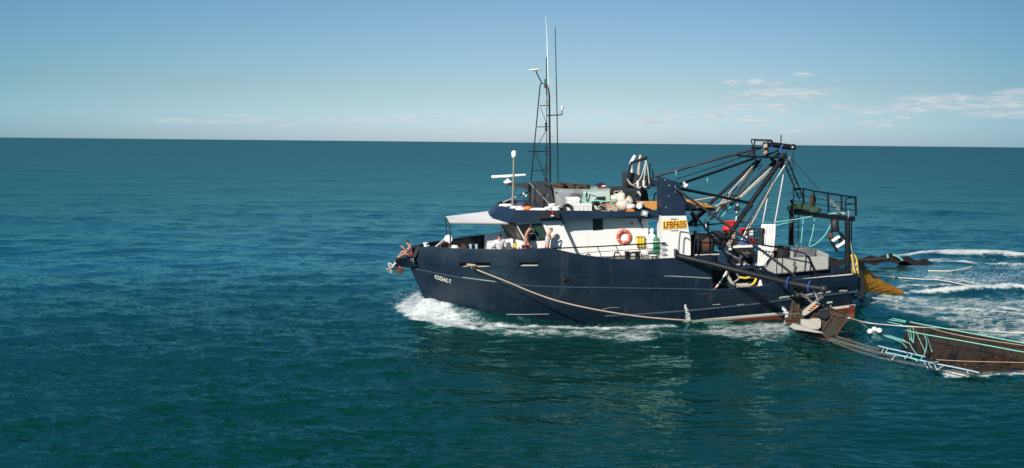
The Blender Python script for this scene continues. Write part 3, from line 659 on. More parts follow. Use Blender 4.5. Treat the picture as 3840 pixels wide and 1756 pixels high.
# A-frame legs and braces
pipe([(2570, 850, 2.2), (2678, 750, 1.6), (2842, 602, .6)], .09)
pipe([(2700, 935, -2.4), (2755, 852, -1.9), (2814, 763, -1.4), (2945, 578, -.5)], .12)
pipe([(2740, 762, .3), (2763, 725, .3), (2853, 598, .3)], .06)
pipe([(2738, 770, -.4), (2800, 700, -.4), (2895, 612, -.4)], .05)
pipe([(2555, 709, -2.6), (2687, 735, -2.), (2772, 753, -1.6), (2812, 762, -1.4)], .07); pipe([(2812, 762, -1.4), (2820, 772, -1.5), (2797, 795, -1.7), (2755, 852, -1.9)], .085)
fr2 = pipe([(2728, 730, -.4), (2768, 737, -.4), (2772, 746, -.4), (2768, 757, -.4), (2735, 748, -.4), (2728, 738, -.4)], .035, name='rig_frame')
pipe([(2437, 668, 2.2), (2640, 610, 1.2), (2870, 550, .5)], .065, name='rig_stay'); pipe([(2552, 690, -2.6), (2690, 643, -1.8), (2835, 592, -.8)], .065, name='rig_stay'); pipe([(2532, 674, 0), (2700, 620, 0), (2830, 571, 0)], .022, name='rig_stay')
pipe([(2536, 709, -3.15), (2738, 852, -5.), (2941, 1003, -6.6), (2985, 1040, -7.)], .06, name='topping_lift')
pipe([(2540, 712, -3.15), (2600, 800, -3.1), (2700, 925, -2.9), (2742, 985, -2.8)], .05, name='rig_stay')
# lower crossed braces near the winch
pipe([(2588, 840, -.5), (2600, 830, -.5), (2648, 788, -.5)], .09); pipe([(2592, 800, -.5), (2610, 826, -.5), (2608, 850, -.5)], .09); pipe([(2583, 846, -.5), (2650, 843, -.5), (2790, 832, -.5)], .04, name='guard_rail'); pipe([(2655, 830, -.5), (2656, 870, -.5)], .05)
pipe([(2556, 868, -3.0), (2620, 877, -3.0), (2700, 890, -3.0), (2760, 900, -3.0), (2880, 922, -3.0), (2965, 939, -3.), (3020, 950, -3.), (3024, 958, -3.), (3018, 1020, -3.)], .035, name='guard_rail')
pipe([(3024, 961, -3.0), (3033, 965, -3.0), (3055, 1015, -3.), (3068, 1045, -3.)], .06, name='guard_rail')
for l in ([(2609, 878), (2600, 955)], [(2672, 905), (2668, 1000)], [(2748, 900), (2745, 990)], [(2825, 912), (2823, 1008)], [(2916, 930), (2912, 1030)]): pipe([(a, b, -3.0) for a, b in l], .025, name='stanchion')
pipe([(2640, 890, -2.2), (2690, 925, -2.2), (2760, 966, -2.2), (2850, 1018, -2.2)], .03, m='alu', name='boat_hook')
pipe([(2935, 936, -1), (2960, 935, -1.), (3020, 932, -1), (3023, 944, -1.), (3022, 960, -1.)], .035, m='alu', name='guard_rail')
# masthead platform
z = MB()
def pts(l): return [A(a, b, c) for a, b, c in l]
z.prism(pts([(2812, 585, -.9), (2955, 590, -.9), (2957, 597, -.9), (2812, 592, -.9)]), (0, 1.8, 0)).build('masthead_platform', 'black', boat)
for l in ([(2812, 590, -.9), (2812, 566, -.9)], [(2826, 586, -.9), (2824, 553, -.9), (2817, 526, -.9), (2820, 523, -.9), (2893, 526, -.9), (2901, 540, -.9)], [(2830, 585, -.9), (2830, 525, -.9)], [(2880, 580, -.9), (2880, 526, -.9)], [(2817, 555, -.9), (2880, 556, -.9)],
          [(2830, 584, .9), (2829, 528, .9), (2893, 530, .9), (2896, 560, .9)]): pipe(l, .035, name='platform_rail')
pipe([(2862, 541, -.3), (2905, 544, -.3), (2962, 552, -.3), (2977, 552, -.3)], [.1, .14, .15, .12], name='masthead_sheave', n=12)
MB().lathe(A(2974, 552, -.45), (.3, -1, 0), [(0, .16), (.06, .16), (.08, .08), (.14, .05)], 14).build('sheave_wheel', 'dgrey', boat); MB().lathe(A(2972, 553, -.62), (.3, -1, 0), [(0, .05), (.02, .04)], 10).build('sheave_pin', 'lamp', boat)
for l in ([(2890, 546), (2894, 544), (2897, 556), (2893, 572)], [(2925, 573), (2928, 555), (2934, 546), (2937, 545)], [(2945, 562), (2953, 572)]): pipe([(a, b, -.55) for a, b in l], .05, name='hose', m='blue')
pipe([(2928, 548, 0), (2929, 506, 0)], .03, name='stub_aerial'); pipe([(2905, 600, -.3), (2898, 626, -.3)], .12, name='sheave_block'); pipe([(2935, 596, -.3), (2926, 630, -.3)], .14, name='sheave_block', m='rust')
pipe([(2866, 587, -.5), (2930, 560, -.5)], .05); pipe([(2890, 600, -.3), (2925, 575, -.3)], .08)
# ladder from the masthead to the stern gallows
l0, l1 = [(2956, 604, .5), (3016, 752, .8)], [(2944, 620, .1), (2998, 748, .3)]
a, b, c, d = (A(*q) for q in (*l0, *l1)); ld = MB().tube([a, b], .035, 6).tube([c, d], .035, 6)
for i in range(8): ld.tube([a.lerp(b, (i + .5) / 8), c.lerp(d, (i + .5) / 8)], .02, 5)
ld.build('masthead_ladder', 'black', boat)
pipe([(2974, 570, -.3), (2974, 680, -.3), (2978, 975, -2.), (2979, 985, -2.)], .02, name='wire_stay')
pipe([(2967, 594, 0), (3070, 712, -1.4), (3116, 752, -2.)], .018, name='wire_stay')
# stern gallows platform
GY = 2.9
pa, pb_, pc, pdv = A(2958, 787, GY), A(3178, 812, -2.9), A(3207, 812, -2.9), A(2985, 788, GY)
gp = MB().prism([pa, pb_, pc, pdv], (0, 0, -.24)).build('stern_gallows', 'black', boat)
MB().prism([A(2978, 795, 2.5), A(3040, 803, 1.), A(3060, 800, 1.), A(2995, 792, 2.5)], (0, 0, .05)).build('deck_plate', 'rust', gp)
MB().loft([[A(3118, 803, -1.2), A(3165, 806, -2.4), A(3170, 800, -2.4), A(3135, 797, -1.2)], [A(3118, 803, -1.2) + V(0, 0, .03), A(3165, 806, -2.4) + V(0, 0, .03), A(3170, 800, -2.4) + V(0, 0, .03), A(3135, 797, -1.2) + V(0, 0, .03)]]).build('deck_plate', 'tanpipe', gp)
pipe([(3178, 815, -2.9), (3178, 1028, -2.95)], .13, name='gallows_post', parent=gp); pipe([(2970, 790, 2.9), (2966, 920, 2.9)], .15, name='gallows_post', parent=gp)
pipe([(3182, 790, -2.95), (3181, 870, -2.95), (3190, 915, -2.95), (3204, 1000, -2.95)], .03, name='gallows_strut', m='alu', parent=gp)
rl = [(2977, 712, 2.7), (3012, 708, 2.2), (3052, 717, 1.2), (3105, 725, -.2), (3155, 733, -1.6), (3208, 740, -2.9)]
pipe(rl, .045, name='platform_rail', parent=gp); 
for f_ in (.38, .7): pipe([(x, y + f_ * (70 if x > 3000 else 60), yy) for x, y, yy in rl], .02, name='platform_rail', parent=gp)
for (x, y, yy), yb in zip(rl[1:], (785, 792, 800, 806, 812)): pipe([(x, y, yy), (x + 2, yb - 3, yy)], .05 if x != 3208 else .06, name='rail_post', parent=gp)
pipe([(2975, 800, 2.7), (2976, 708, 2.7), (3010, 708, 2.3)], .04, name='rail_post', parent=gp); pipe([(3170, 795, -3.), (3172, 744, -3.), (3207, 741, -3.)], .04, name='rail_post', parent=gp)
pipe([(3172, 768, -3.), (3207, 765, -3.)], .025, name='platform_rail', parent=gp)
pipe([(2968, 750, 2.9), (2972, 762, 2.9), (2974, 780, 2.9)], .09, name='rail_post', parent=gp)
for x0, x1, y0, y1, yy in ((2976, 2996, 800, 905, 2.4), (3181, 3194, 820, 960, -2.2)):
    l_ = MB(); a, b, c, d = A(x0, y0, yy), A(x0, y1, yy), A(x1, y0, yy), A(x1 - 3, y1, yy); l_.tube([a, b], .03, 6).tube([c, d], .03, 6)
    for i in range(6): l_.tube([a.lerp(b, i / 6), c.lerp(d, i / 6)], .02, 5)
    l_.build('ladder', 'black', gp)

# winch, hopper, tubs: gear on the working deck
wn = MB().lathe(A(2610, 915, -1.6), (.25, -1, 0), [(0, .55), (.1, .55), (.11, .3), (.6, .32), (.62, .62), (.72, .62)], 24).build('trawl_winch', 'dgrey', boat, smooth=True)
MB().lathe(A(2632, 917, -1.9), (1, -.15, 0), [(-.28, .50), (.28, .50)], 24).build('wire_drum', 'rust', wn, smooth=True)
MB().lathe(A(2605, 912, -1.95), (1, -.1, 0), [(0, .62), (.08, .62)], 24).build('drum_flange', 'dgrey', wn); MB().lathe(A(2657, 918, -1.95), (1, -.1, 0), [(0, .62), (.08, .62)], 24).build('drum_flange', 'dgrey', wn)
side([(2590, 945), (2690, 945), (2690, 1000), (2590, 1000)], -2.5, -1.2, 'winch_base', 'black'); MB().ball(A(2685, 893, -1.3), .5, (1, .8, .8)).build('winch_motor', 'dgrey', boat, smooth=True)
hp = MB()
h0 = P([(2880, 972), (3108, 960), (3107, 1010), (2912, 1028), (2872, 1012)], -2.3)
hopper = MB().prism(h0, (0, .05, 0)).build('sorting_hopper', 'grey', boat)
MB().prism([h0[1], h0[2], h0[2] + V(0, 2.4, 0), h0[1] + V(0, 2.4, 0)], (-.05, 0, 0)).build('side_plate', 'grey', hopper); MB().prism([h0[3], h0[2], h0[2] + V(0, 2.4, 0), h0[3] + V(0, 2.4, 0)], (0, 0, .05)).build('bottom_plate', 'grey', hopper)
MB().prism([p + V(0, 2.4, 0) for p in h0], (0, .05, 0)).build('side_plate', 'grey', hopper)
MB().prism([A(2975, 968, -1.9), A(3055, 962, -1.9), A(3062, 940, -.6), A(2985, 922, -.6)], (0, 0, .06)).build('chute_mat', 'greymat', hopper)
MB().prism([A(3062, 940, -.6), A(3108, 959, -2.2), A(3104, 962, -2.2), A(3058, 944, -.6)], (0, 0, .05)).build('side_plate', 'grey', hopper)
side([(2915, 1000), (3130, 1000), (3130, 1060), (2915, 1075)], -2.0, -1.95, 'hopper_stand', 'navyhouse')
MB().loft([[A(3118, 985, y) for y in (2.6, 2.5)], [A(3214, 1020, -1.0), A(3214, 1026, -1.)]], False, False).build('stern_coaming', 'navyhouse', boat)

# ------------------------------------------------------------------ the outrigger boom, a part of the boat
bm_ = [(2540, 960, -3.3), (2650, 985, -4.1), (2760, 1014, -5.0), (2880, 1042, -6.0), (2960, 1062, -6.8), (3034, 1076, -7.4), (3092, 1085, -7.8)]
boom = MB().tube(pts(bm_), [.14, .145, .145, .14, .17, .16, .12], 12).build('outrigger_boom', 'black', boat, smooth=True)
for (x, y, yy) in ((2957, 1060, -6.78), (3036, 1075, -7.4)):
    a = A(x, y, yy); d = (A(3092, 1085, -7.8) - A(2960, 1062, -6.8)).normalized(); MB().torus(a, d, .24, .035, 20, 6).build('boom_collar', 'blue', boom, smooth=True)
MB().ball(A(3088, 1084, -7.8), .17, jit=.3).build('boom_end', 'dgrey', boom, smooth='all')
pipe([(3048, 1082, -7.4), (3062, 1112, -7.4), (3068, 1124, -7.4)], .05, name='hanging_link', m='alu', parent=boom)

# ------------------------------------------------------------------ the sea: one sheet, real waves near the boat, reaching the horizon
BW_OUT = [(1458, 1133), (1491, 1157), (1533, 1182), (1594, 1188), (1645, 1205), (1710, 1217), (1775, 1230), (1845, 1242), (1906, 1254), (2000, 1262), (2092, 1258), (2208, 1256), (2302, 1270), (2418, 1272), (2511, 1252), (2640, 1245), (2800, 1268), (2990, 1272)]
BW_IN = [(2990, 1205), (2800, 1212), (2640, 1215), (2400, 1216), (2200, 1214), (2000, 1210), (1880, 1200), (1760, 1170), (1690, 1140), (1620, 1105), (1585, 1080), (1560, 1082), (1530, 1090), (1495, 1110)]
def tile(L, N, seed, kp, kcut, spread, power):
    rng = np.random.default_rng(seed); k1 = np.fft.fftfreq(N, L / N) * 2 * np.pi; kx, ky = np.meshgrid(k1, k1, indexing='ij'); k = np.hypot(kx, ky); k[0, 0] = 1
    th = np.arctan2(kx, ky + 1e-9); dirw = np.abs(np.cos(th - .12)) ** spread + .03
    S = k ** (-power) * np.exp(-(kp / k) ** 2 * 1.0) * np.exp(-(k / kcut) ** 2) * dirw; S[0, 0] = 0
    a = np.sqrt(S) * (rng.standard_normal((N, N)) + 1j * rng.standard_normal((N, N)))
    h = np.fft.ifft2(a).real; q = h.std(); dx = np.fft.ifft2(-1j * kx / k * a).real; dy = np.fft.ifft2(-1j * ky / k * a).real
    return np.stack([h / q, dx / q, dy / q], -1).astype(np.float32), L, N
def sample(tl, x, y):
    t, L, N = tl; u = x / L * N; v = y / L * N; i = np.floor(u).astype(int); j = np.floor(v).astype(int); fu = (u - i)[..., None]; fvv = (v - j)[..., None]
    g = lambda a, b: t[a % N, b % N]
    return (g(i, j) * (1 - fu) + g(i + 1, j) * fu) * (1 - fvv) + (g(i, j + 1) * (1 - fu) + g(i + 1, j + 1) * fu) * fvv
T_S = tile(47.3, 1024, 3, 2 * np.pi / .85, 62., 7., 3.7)
T_M = tile(131., 512, 5, 2 * np.pi / 5.0, 12., 6.0, 4.5)
T_L = tile(611., 512, 8, 2 * np.pi / 26., 3., 1.5, 4.5)
NA, NR = 1500, 760
dense = np.linspace(-.86, .86, NA); az_ = np.concatenate([np.arctan(dense), np.linspace(math.atan(.86), 2 * np.pi - math.atan(.86), 62)[1:-1]])
inv = np.concatenate([[1.2, .95, .8, .72], np.linspace(.66, .00035, NR)])
rad = CAMH / inv
AZ, RD = np.meshgrid(az_, rad, indexing='xy')
X = np.sin(AZ) * RD; Y = np.cos(AZ) * RD
front = (np.abs(np.angle(np.exp(1j * AZ))) < .8)
cell = np.where(front, np.maximum(RD ** 2 * (.66 / NR) / CAMH, RD * 1.75 / NA), 1e3)
def fade(wl): return np.clip(1.35 - cell * 2.2 / wl, 0, 1)
hS, hF, hM, hL = sample(T_S, X * .62 + Y * .06, Y * 1.08), sample(T_S, X * 1.35 - Y * .2 + 7, Y * 2.5 + 3), sample(T_M, X * .97 + Y * .24, Y * .97 - X * .24), sample(T_L, X, Y)
# local boat coordinates of the grid
bx = (X - O[0]) * math.cos(YAW) + (Y - O[1]) * math.sin(YAW); by = -(X - O[0]) * math.sin(YAW) + (Y - O[1]) * math.cos(YAW)
near = (np.abs(bx) < 70) & (np.abs(by) < 34)
foam = np.zeros_like(X); lift = np.zeros_like(X); calm = np.ones_like(X)
idx = np.nonzero(near); px_, py_ = X[idx], Y[idx]
def wpts(l, z=0.): return np.array([SEAW(a, b, z)[:2] for a, b in l])
def segd(p, q):
    """distance of every near grid point to a polyline, and the parameter along it"""
    best = np.full(px_.shape, 1e9); par = np.zeros(px_.shape)
    m = len(q) - 1
    for i in range(m):
        a, b = q[i], q[i + 1]; d = b - a; L2 = float(d @ d) + 1e-12; t = np.clip(((px_ - a[0]) * d[0] + (py_ - a[1]) * d[1]) / L2, 0, 1)
        dd = np.hypot(px_ - a[0] - t * d[0], py_ - a[1] - t * d[1]); u = dd < best; best[u] = dd[u]; par[u] = (i + t[u]) / m
    return best, par
def inside(q):
    r = np.zeros(px_.shape, bool); n_ = len(q)
    for i in range(n_):
        a, b = q[i], q[(i + 1) % n_]; c_ = ((a[1] > py_) != (b[1] > py_)) & (px_ < (b[0] - a[0]) * (py_ - a[1]) / (b[1] - a[1] + 1e-12) + a[0]); r ^= c_
    return r
fo_, li_, ca_ = np.zeros(px_.shape), np.zeros(px_.shape), np.ones(px_.shape)
def sstep(v, a, b): t = np.clip((v - a) / (b - a), 0, 1); return t * t * (3 - 2 * t)
def region(l, dens, soft, z=0., lo=0.):
    q = wpts(l, z); d, _ = segd(None, np.vstack([q, q[:1]])); s = np.where(inside(q), d, -d)
    v = dens * sstep(s, -soft * .5, soft); np.maximum(fo_, v, out=fo_)
def ridge(l, width, dens, h, z=0.):
    q = wpts(l, z); d, t = segd(None, q); w_ = width if not callable(width) else width(t)
    v = np.exp(-(d / w_) ** 2); np.maximum(fo_, v * dens * .86, out=fo_); np.maximum(li_, v * h * np.sin(np.clip(t, .02, .98) * np.pi) ** .5, out=li_)
bxn, byn = bx[idx], by[idx]
# bow wave: a crest thrown off the stem that runs aft along the side
hw = np.array([bW(x) for x in np.linspace(-12, 13, 200)]); hwn = np.interp(bxn, np.linspace(-12, 13, 200), hw)
dh = np.abs(byn) - hwn; ahead = np.clip(-9.1 - bxn, 0, 5)
dist = np.where(bxn < -9.1, np.hypot(ahead, byn), dh)
crest = np.interp(bxn, [-12, -11.2, -10.2, -9.3, -8.2, -7, -5.5, -4, -2, 12], [0, .1, .55, .80, .66, .42, .20, .08, .03, .02])
off = np.interp(bxn, [-10, -8, -5, -2], [.1, .45, .9, 1.1]); wid = np.interp(bxn, [-10, -8, -5, 0], [.9, .85, 1.1, 1.2])
wave = crest * np.exp(-((np.maximum(dist, 0) - off * .6) / wid) ** 2)
li_ = np.maximum(li_, wave); li_ = np.maximum(li_, np.interp(bxn, [5, 9.5, 12, 14, 18], [0, .02, .42, .40, 0]) * np.exp(-(np.maximum(np.abs(byn) - 2.2, 0) / 2.2) ** 2)); li_ -= .16 * np.exp(-((dist - 4.0) / 1.5) ** 2) * ((bxn > -9) & (bxn < 6))
region(BW_OUT + BW_IN, .54, .8, .12)
region([(1458, 1133), (1491, 1157), (1533, 1182), (1594, 1186), (1645, 1200), (1720, 1210), (1800, 1222), (1860, 1236), (1870, 1222), (1800, 1200), (1700, 1155), (1620, 1105), (1580, 1080), (1530, 1090), (1495, 1110)], .80, .6, .3)
ridge([(1870, 1222), (1960, 1228), (2100, 1228), (2260, 1230), (2400, 1226), (2520, 1222)], .45, .92, .05)
ridge([(1700, 1196), (1800, 1218), (1900, 1240), (1990, 1250)], .3, .85, .08)
region([(2640, 1214), (2990, 1208), (2990, 1268), (2800, 1262), (2600, 1240)], .60, .6)
# wake behind the stern and along the nets
region([(3205, 1165), (3240, 1105), (3420, 1110), (3840, 1110), (4200, 1110), (4300, 1300), (3840, 1300), (3560, 1240), (3330, 1205)], .58, 1.5)
region([(3230, 1000), (3420, 985), (3860, 985), (4200, 985), (4300, 1110), (3840, 1110), (3430, 1100), (3300, 1075)], .44, 2.)
for l, w_, dn, h in (([(3386, 964), (3544, 961), (3710, 962), (4000, 964)], .8, 1.1, .55), ([(3213, 982), (3353, 982), (3500, 981), (3646, 989)], .45, .95, .15), ([(3500, 976), (3580, 980), (3660, 990)], .5, .8, .2),
                     ([(3710, 989), (3760, 996), (3832, 1005), (3950, 1006)], .45, 1., .35), ([(3437, 1104), (3531, 1111), (3633, 1104), (3786, 1088), (3860, 1100), (4000, 1105)], .55, 1.15, .45), ([(3240, 1093), (3320, 1098), (3400, 1108)], .3, .9, .1),
                     ([(3480, 1046), (3560, 1058), (3650, 1065), (3740, 1068)], .6, .85, .3), ([(3205, 1160), (3280, 1140), (3370, 1145)], .6, .9, .2), ([(3210, 1178), (3300, 1165), (3400, 1168)], .35, .9, .15),
                     ([(3434, 1164), (3560, 1182), (3720, 1192), (3840, 1200), (4000, 1210)], .42, .95, .25), ([(3350, 1076), (3440, 1070), (3560, 1068)], .35, .8, .15), ([(3700, 1170), (3770, 1173), (3850, 1176)], .3, .85, .15), ([(3640, 1225), (3760, 1238), (3860, 1250)], .25, .7, .1),
                     ([(3420, 1205), (3560, 1215), (3700, 1228)], .22, .6, .1), ([(3555, 1400), (3600, 1394), (3660, 1399), (3760, 1391), (3860, 1387), (4100, 1378)], .2, 1.2, .12), ([(3570, 1396), (3620, 1392), (3670, 1396)], .4, 1.35, .2),
                     ([(2940, 1180), (2960, 1205), (2975, 1222)], .3, .9, .2), ([(3360, 996), (3440, 1000), (3520, 998)], .3, .55, .1), ([(3260, 1035), (3380, 1042), (3480, 1050)], .25, .6, .1)):
    ridge(l, w_, dn, h)
# the lee of the wake is smoother
q = wpts([(1500, 1215), (1700, 1240), (2000, 1290), (2600, 1290), (3300, 1340), (3900, 1500), (3900, 2100), (2200, 2300), (1750, 1900)]); d, _ = segd(None, np.vstack([q, q[:1]])); s_ = np.where(inside(q), d, -d)
ca_ = 1 - .62 * sstep(s_, -3., 4.5)
foam[idx] = fo_; lift[idx] = li_; calm[idx] = ca_
turb = np.clip(foam, 0, 1)
Hs = hS[..., 0] * .027 * fade(.9) * calm; Hm = hM[..., 0] * .06 * fade(4) * (.55 + .45 * calm); Hl = hL[..., 0] * .08 * fade(18)
churn = sample(T_S, X * 3.1 + 5, Y * 3.1 + 9)[..., 0] * .035 + sample(T_S, X * 1.3 + 15, Y * 1.3 + 2)[..., 0] * .05
Zs = Hs + hF[..., 0] * .012 * fade(.36) * calm + Hm + Hl + lift + churn * turb * (.4 + 1.6 * np.clip(lift, 0, .8)) * fade(.6) + turb * .03
XX = X - (hS[..., 1] * .027 * fade(.9) * calm * .6 + hM[..., 1] * .06 * fade(4) * .8); YY = Y - (hS[..., 2] * .027 * fade(.9) * calm * .6 + hM[..., 2] * .06 * fade(4) * .8)
nr_, nc = X.shape
co = np.stack([XX, YY, Zs], -1).reshape(-1, 3); co = np.vstack([co, [[0, 0, 0]]]).astype(np.float32)
ii, jj = np.meshgrid(np.arange(nr_ - 1), np.arange(nc), indexing='ij'); j2 = (jj + 1) % nc
quads = np.stack([ii * nc + jj, ii * nc + j2, (ii + 1) * nc + j2, (ii + 1) * nc + jj], -1).reshape(-1, 4)[:, ::-1]
tri = np.stack([np.full(nc, nr_ * nc), (np.arange(nc) + 1) % nc, np.arange(nc)], -1)[:, ::-1]
loops = np.concatenate([quads.ravel(), tri.ravel()]).astype(np.int32)
me = bpy.data.meshes.new('sea'); me.vertices.add(len(co)); me.vertices.foreach_set('co', co.ravel())
me.loops.add(len(loops)); me.loops.foreach_set('vertex_index', loops)
nq, ntr = len(quads), len(tri); me.polygons.add(nq + ntr)
me.polygons.foreach_set('loop_start', np.concatenate([np.arange(nq) * 4, nq * 4 + np.arange(ntr) * 3]).astype(np.int32))
me.polygons.foreach_set('use_smooth', np.ones(nq + ntr, bool))
at_ = me.attributes.new('foam', 'FLOAT', 'POINT'); at_.data.foreach_set('value', np.concatenate([foam.ravel(), [0]]).astype(np.float32))
me.update(calc_edges=True)
sea = bpy.data.objects.new('sea', me); COL.objects.link(sea); sea['kind'] = 'structure'
sm = bpy.data.materials.new('sea_water'); sm.use_nodes = True; t = NT(sm.node_tree); b = t.n['Principled BSDF']
tc = t.node('ShaderNodeTexCoord').outputs['Object']
fa = t.node('ShaderNodeAttribute', attribute_name='foam').outputs['Fac']
bt_ = Matrix.Rotation(-YAW, 4, 'Z')
rot = t.node('ShaderNodeVectorRotate', rotation_type='Z_AXIS'); rot.inputs['Angle'].default_value = -YAW - .1; t.link(tc, rot.inputs['Vector'])
st_ = t.vmath('MULTIPLY', rot.outputs[0], (.55, 1.5, 1.5))
wrp = t.vmath('ADD', st_, t.vmath('MULTIPLY', t.vmath('SUBTRACT', t.noise(st_, 1.6, 4, .6, out=1), (.5, .5, .5)), (1.1, 1.1, 0)))
vo = t.node('ShaderNodeTexVoronoi', feature='DISTANCE_TO_EDGE'); vo.inputs['Scale'].default_value = 2.1; t.link(wrp, vo.inputs['Vector'])
lace = t.math('SUBTRACT', 1.0, t.math('MULTIPLY', vo.outputs[0], 3.2, clamp=True))
n1 = t.noise(wrp, 1.1, 6, .68); n2 = t.noise(tc, 9, 4, .65)
pat = t.math('ADD', t.math('MULTIPLY', lace, .30), t.math('ADD', t.math('MULTIPLY_ADD', n1, 1.9, -.95), t.math('MULTIPLY_ADD', n2, .5, -.25)))
ff = t.ramp(t.math('ADD', t.math('MULTIPLY_ADD', fa, 1.55, -.86), t.math('MULTIPLY', pat, .85)), -.05, .62)
ff = t.math('MULTIPLY', ff, t.ramp(fa, .03, .25))
deep = t.mix(t.noise(tc, .035, 3, .5), (.0012, .027, .023), (.0020, .037, .029))
aer = t.mix(t.ramp(fa, .05, 1.0, 0, .75), deep, (.025, .13, .125)); 
t.n.remove(b); b = t.node('ShaderNodeBsdfGlossy'); b.inputs['Color'].default_value = (.42, .89, .91, 1); body = t.node('ShaderNodeBsdfDiffuse'); t.link(aer, body.inputs['Color'])
nA = t.noise(t.vmath('MULTIPLY', tc, (.5, 1.5, 1)), 2.4, 3, .55); nB = t.noise(t.vmath('MULTIPLY', tc, (.6, 1.3, 1)), .33, 3, .5); nC = t.noise(t.vmath('MULTIPLY', tc, (.6, 1.4, 1)), .05, 3, .5)
b1 = t.node('ShaderNodeBump'); b1.inputs['Strength'].default_value = 1; b1.inputs['Distance'].default_value = .03; t.link(nA, b1.inputs['Height'])
dstn = t.vmath('LENGTH', tc); t.link(t.ramp(dstn, 20, 300, .06, .34, False), b.inputs['Roughness'])
b2 = t.node('ShaderNodeBump'); t.link(t.ramp(dstn, 30, 100, 0., 1.), b2.inputs['Strength']); b2.inputs['Distance'].default_value = .5; t.link(nB, b2.inputs['Height']); t.link(b1.outputs[0], b2.inputs['Normal'])
b3 = t.node('ShaderNodeBump'); t.link(t.ramp(dstn, 150, 500, 0., 1.), b3.inputs['Strength']); b3.inputs['Distance'].default_value = 5.5; t.link(nC, b3.inputs['Height']); t.link(b2.outputs[0], b3.inputs['Normal'])
b4 = t.node('ShaderNodeBump'); t.link(t.ramp(dstn, 500, 1500, 0., 1.), b4.inputs['Strength']); b4.inputs['Distance'].default_value = 20.; t.link(t.noise(t.vmath('MULTIPLY', tc, (.7, 1.2, 1)), .012, 4, .6), b4.inputs['Height']); t.link(b3.outputs[0], b4.inputs['Normal'])
t.link(b4.outputs[0], b.inputs['Normal']); fz = t.node('ShaderNodeFresnel'); fz.inputs[0].default_value = 1.33; t.link(b4.outputs[0], fz.inputs['Normal'])
wm = t.node('ShaderNodeMixShader'); t.link(t.math('SMOOTH_MIN', t.math('MULTIPLY', t.math('POWER', fz.outputs[0], 2.4), t.ramp(dstn, 20, 140, .22, 1.62)), t.ramp(dstn, 35, 160, .6, .42), .12), wm.inputs[0]); t.link(body.outputs[0], wm.inputs[1]); t.link(b.outputs[0], wm.inputs[2])
fb = t.node('ShaderNodeBsdfPrincipled'); fb.inputs['Roughness'].default_value = .85; t.link(t.mix(n2, (.46, .52, .52), (.68, .70, .68)), fb.inputs['Base Color'])
fbn = t.node('ShaderNodeBump'); fbn.inputs['Strength'].default_value = .8; fbn.inputs['Distance'].default_value = .05; t.link(t.noise(tc, 7, 6, .7), fbn.inputs['Height']); t.link(fbn.outputs[0], fb.inputs['Normal'])
mx = t.node('ShaderNodeMixShader'); t.link(ff, mx.inputs[0]); t.link(wm.outputs[0], mx.inputs[1]); t.link(fb.outputs[0], mx.inputs[2])
t.link(mx.outputs[0], t.n['Material Output'].inputs['Surface']); me.materials.append(sm)
def zsea(p):
    """height of the sea under a boat-frame point, from its smooth part only"""
    return 0.
# spray: fine drops thrown up over the breaking crests
sp = MB(); rs = random.Random(4)
WB = lambda w: Vector(RB @ (np.array(w) - O))
def spray(l, n_, hmax, wide, big=.022, z=0.):
    q = [Vector(SEAW(a, b, z)) for a, b in l]
    for _ in range(n_):
        i = rs.randrange(len(q) - 1); p = q[i].lerp(q[i + 1], rs.random()); g = rs.gauss(0, 1)
        p = p + Vector((rs.gauss(0, wide), rs.gauss(0, wide), abs(rs.gauss(0, hmax)) + .02)); r = big * (.35 + rs.random() ** 3)
        d_ = [Vector((rs.uniform(-1, 1), rs.uniform(-1, 1), rs.uniform(-1, 1))) * r for _ in range(4)]
        sp.add([WB(p + e) for e in d_], [(0, 1, 2), (0, 3, 1), (1, 3, 2), (0, 2, 3)])
spray([(1480, 1125), (1530, 1105), (1580, 1092), (1600, 1110)], 450, .10, .2, .016, .45); spray([(1470, 1140), (1540, 1180), (1640, 1202), (1760, 1222)], 900, .07, .2, .02, .15)
spray([(1620, 1120), (1700, 1165), (1800, 1205)], 500, .08, .15, .02, .35)
spray([(3480, 1046), (3560, 1058), (3650, 1064), (3740, 1066)], 3600, .40, .6, .016); spray([(3700, 1085), (3780, 1085), (3900, 1095), (4000, 1090)], 5200, .70, .6, .017); spray([(3437, 1104), (3531, 1109), (3633, 1103), (3740, 1092)], 1500, .14, .25, .016)
spray([(3386, 965), (3544, 961), (3710, 962)], 1200, .25, .4, .02); spray([(3570, 1394), (3640, 1390), (3700, 1394)], 500, .10, .1, .02)
spray([(3205, 1165), (3290, 1150), (3400, 1150)], 600, .1, .5, .015); spray([(1900, 1228), (2200, 1228), (2500, 1222)], 500, .05, .25, .015)
o = sp.build('spray', 'foamdrop' if 'foamdrop' in M else mat('spray_drops', (.85, .88, .88), .5), None); o['kind'] = 'stuff'
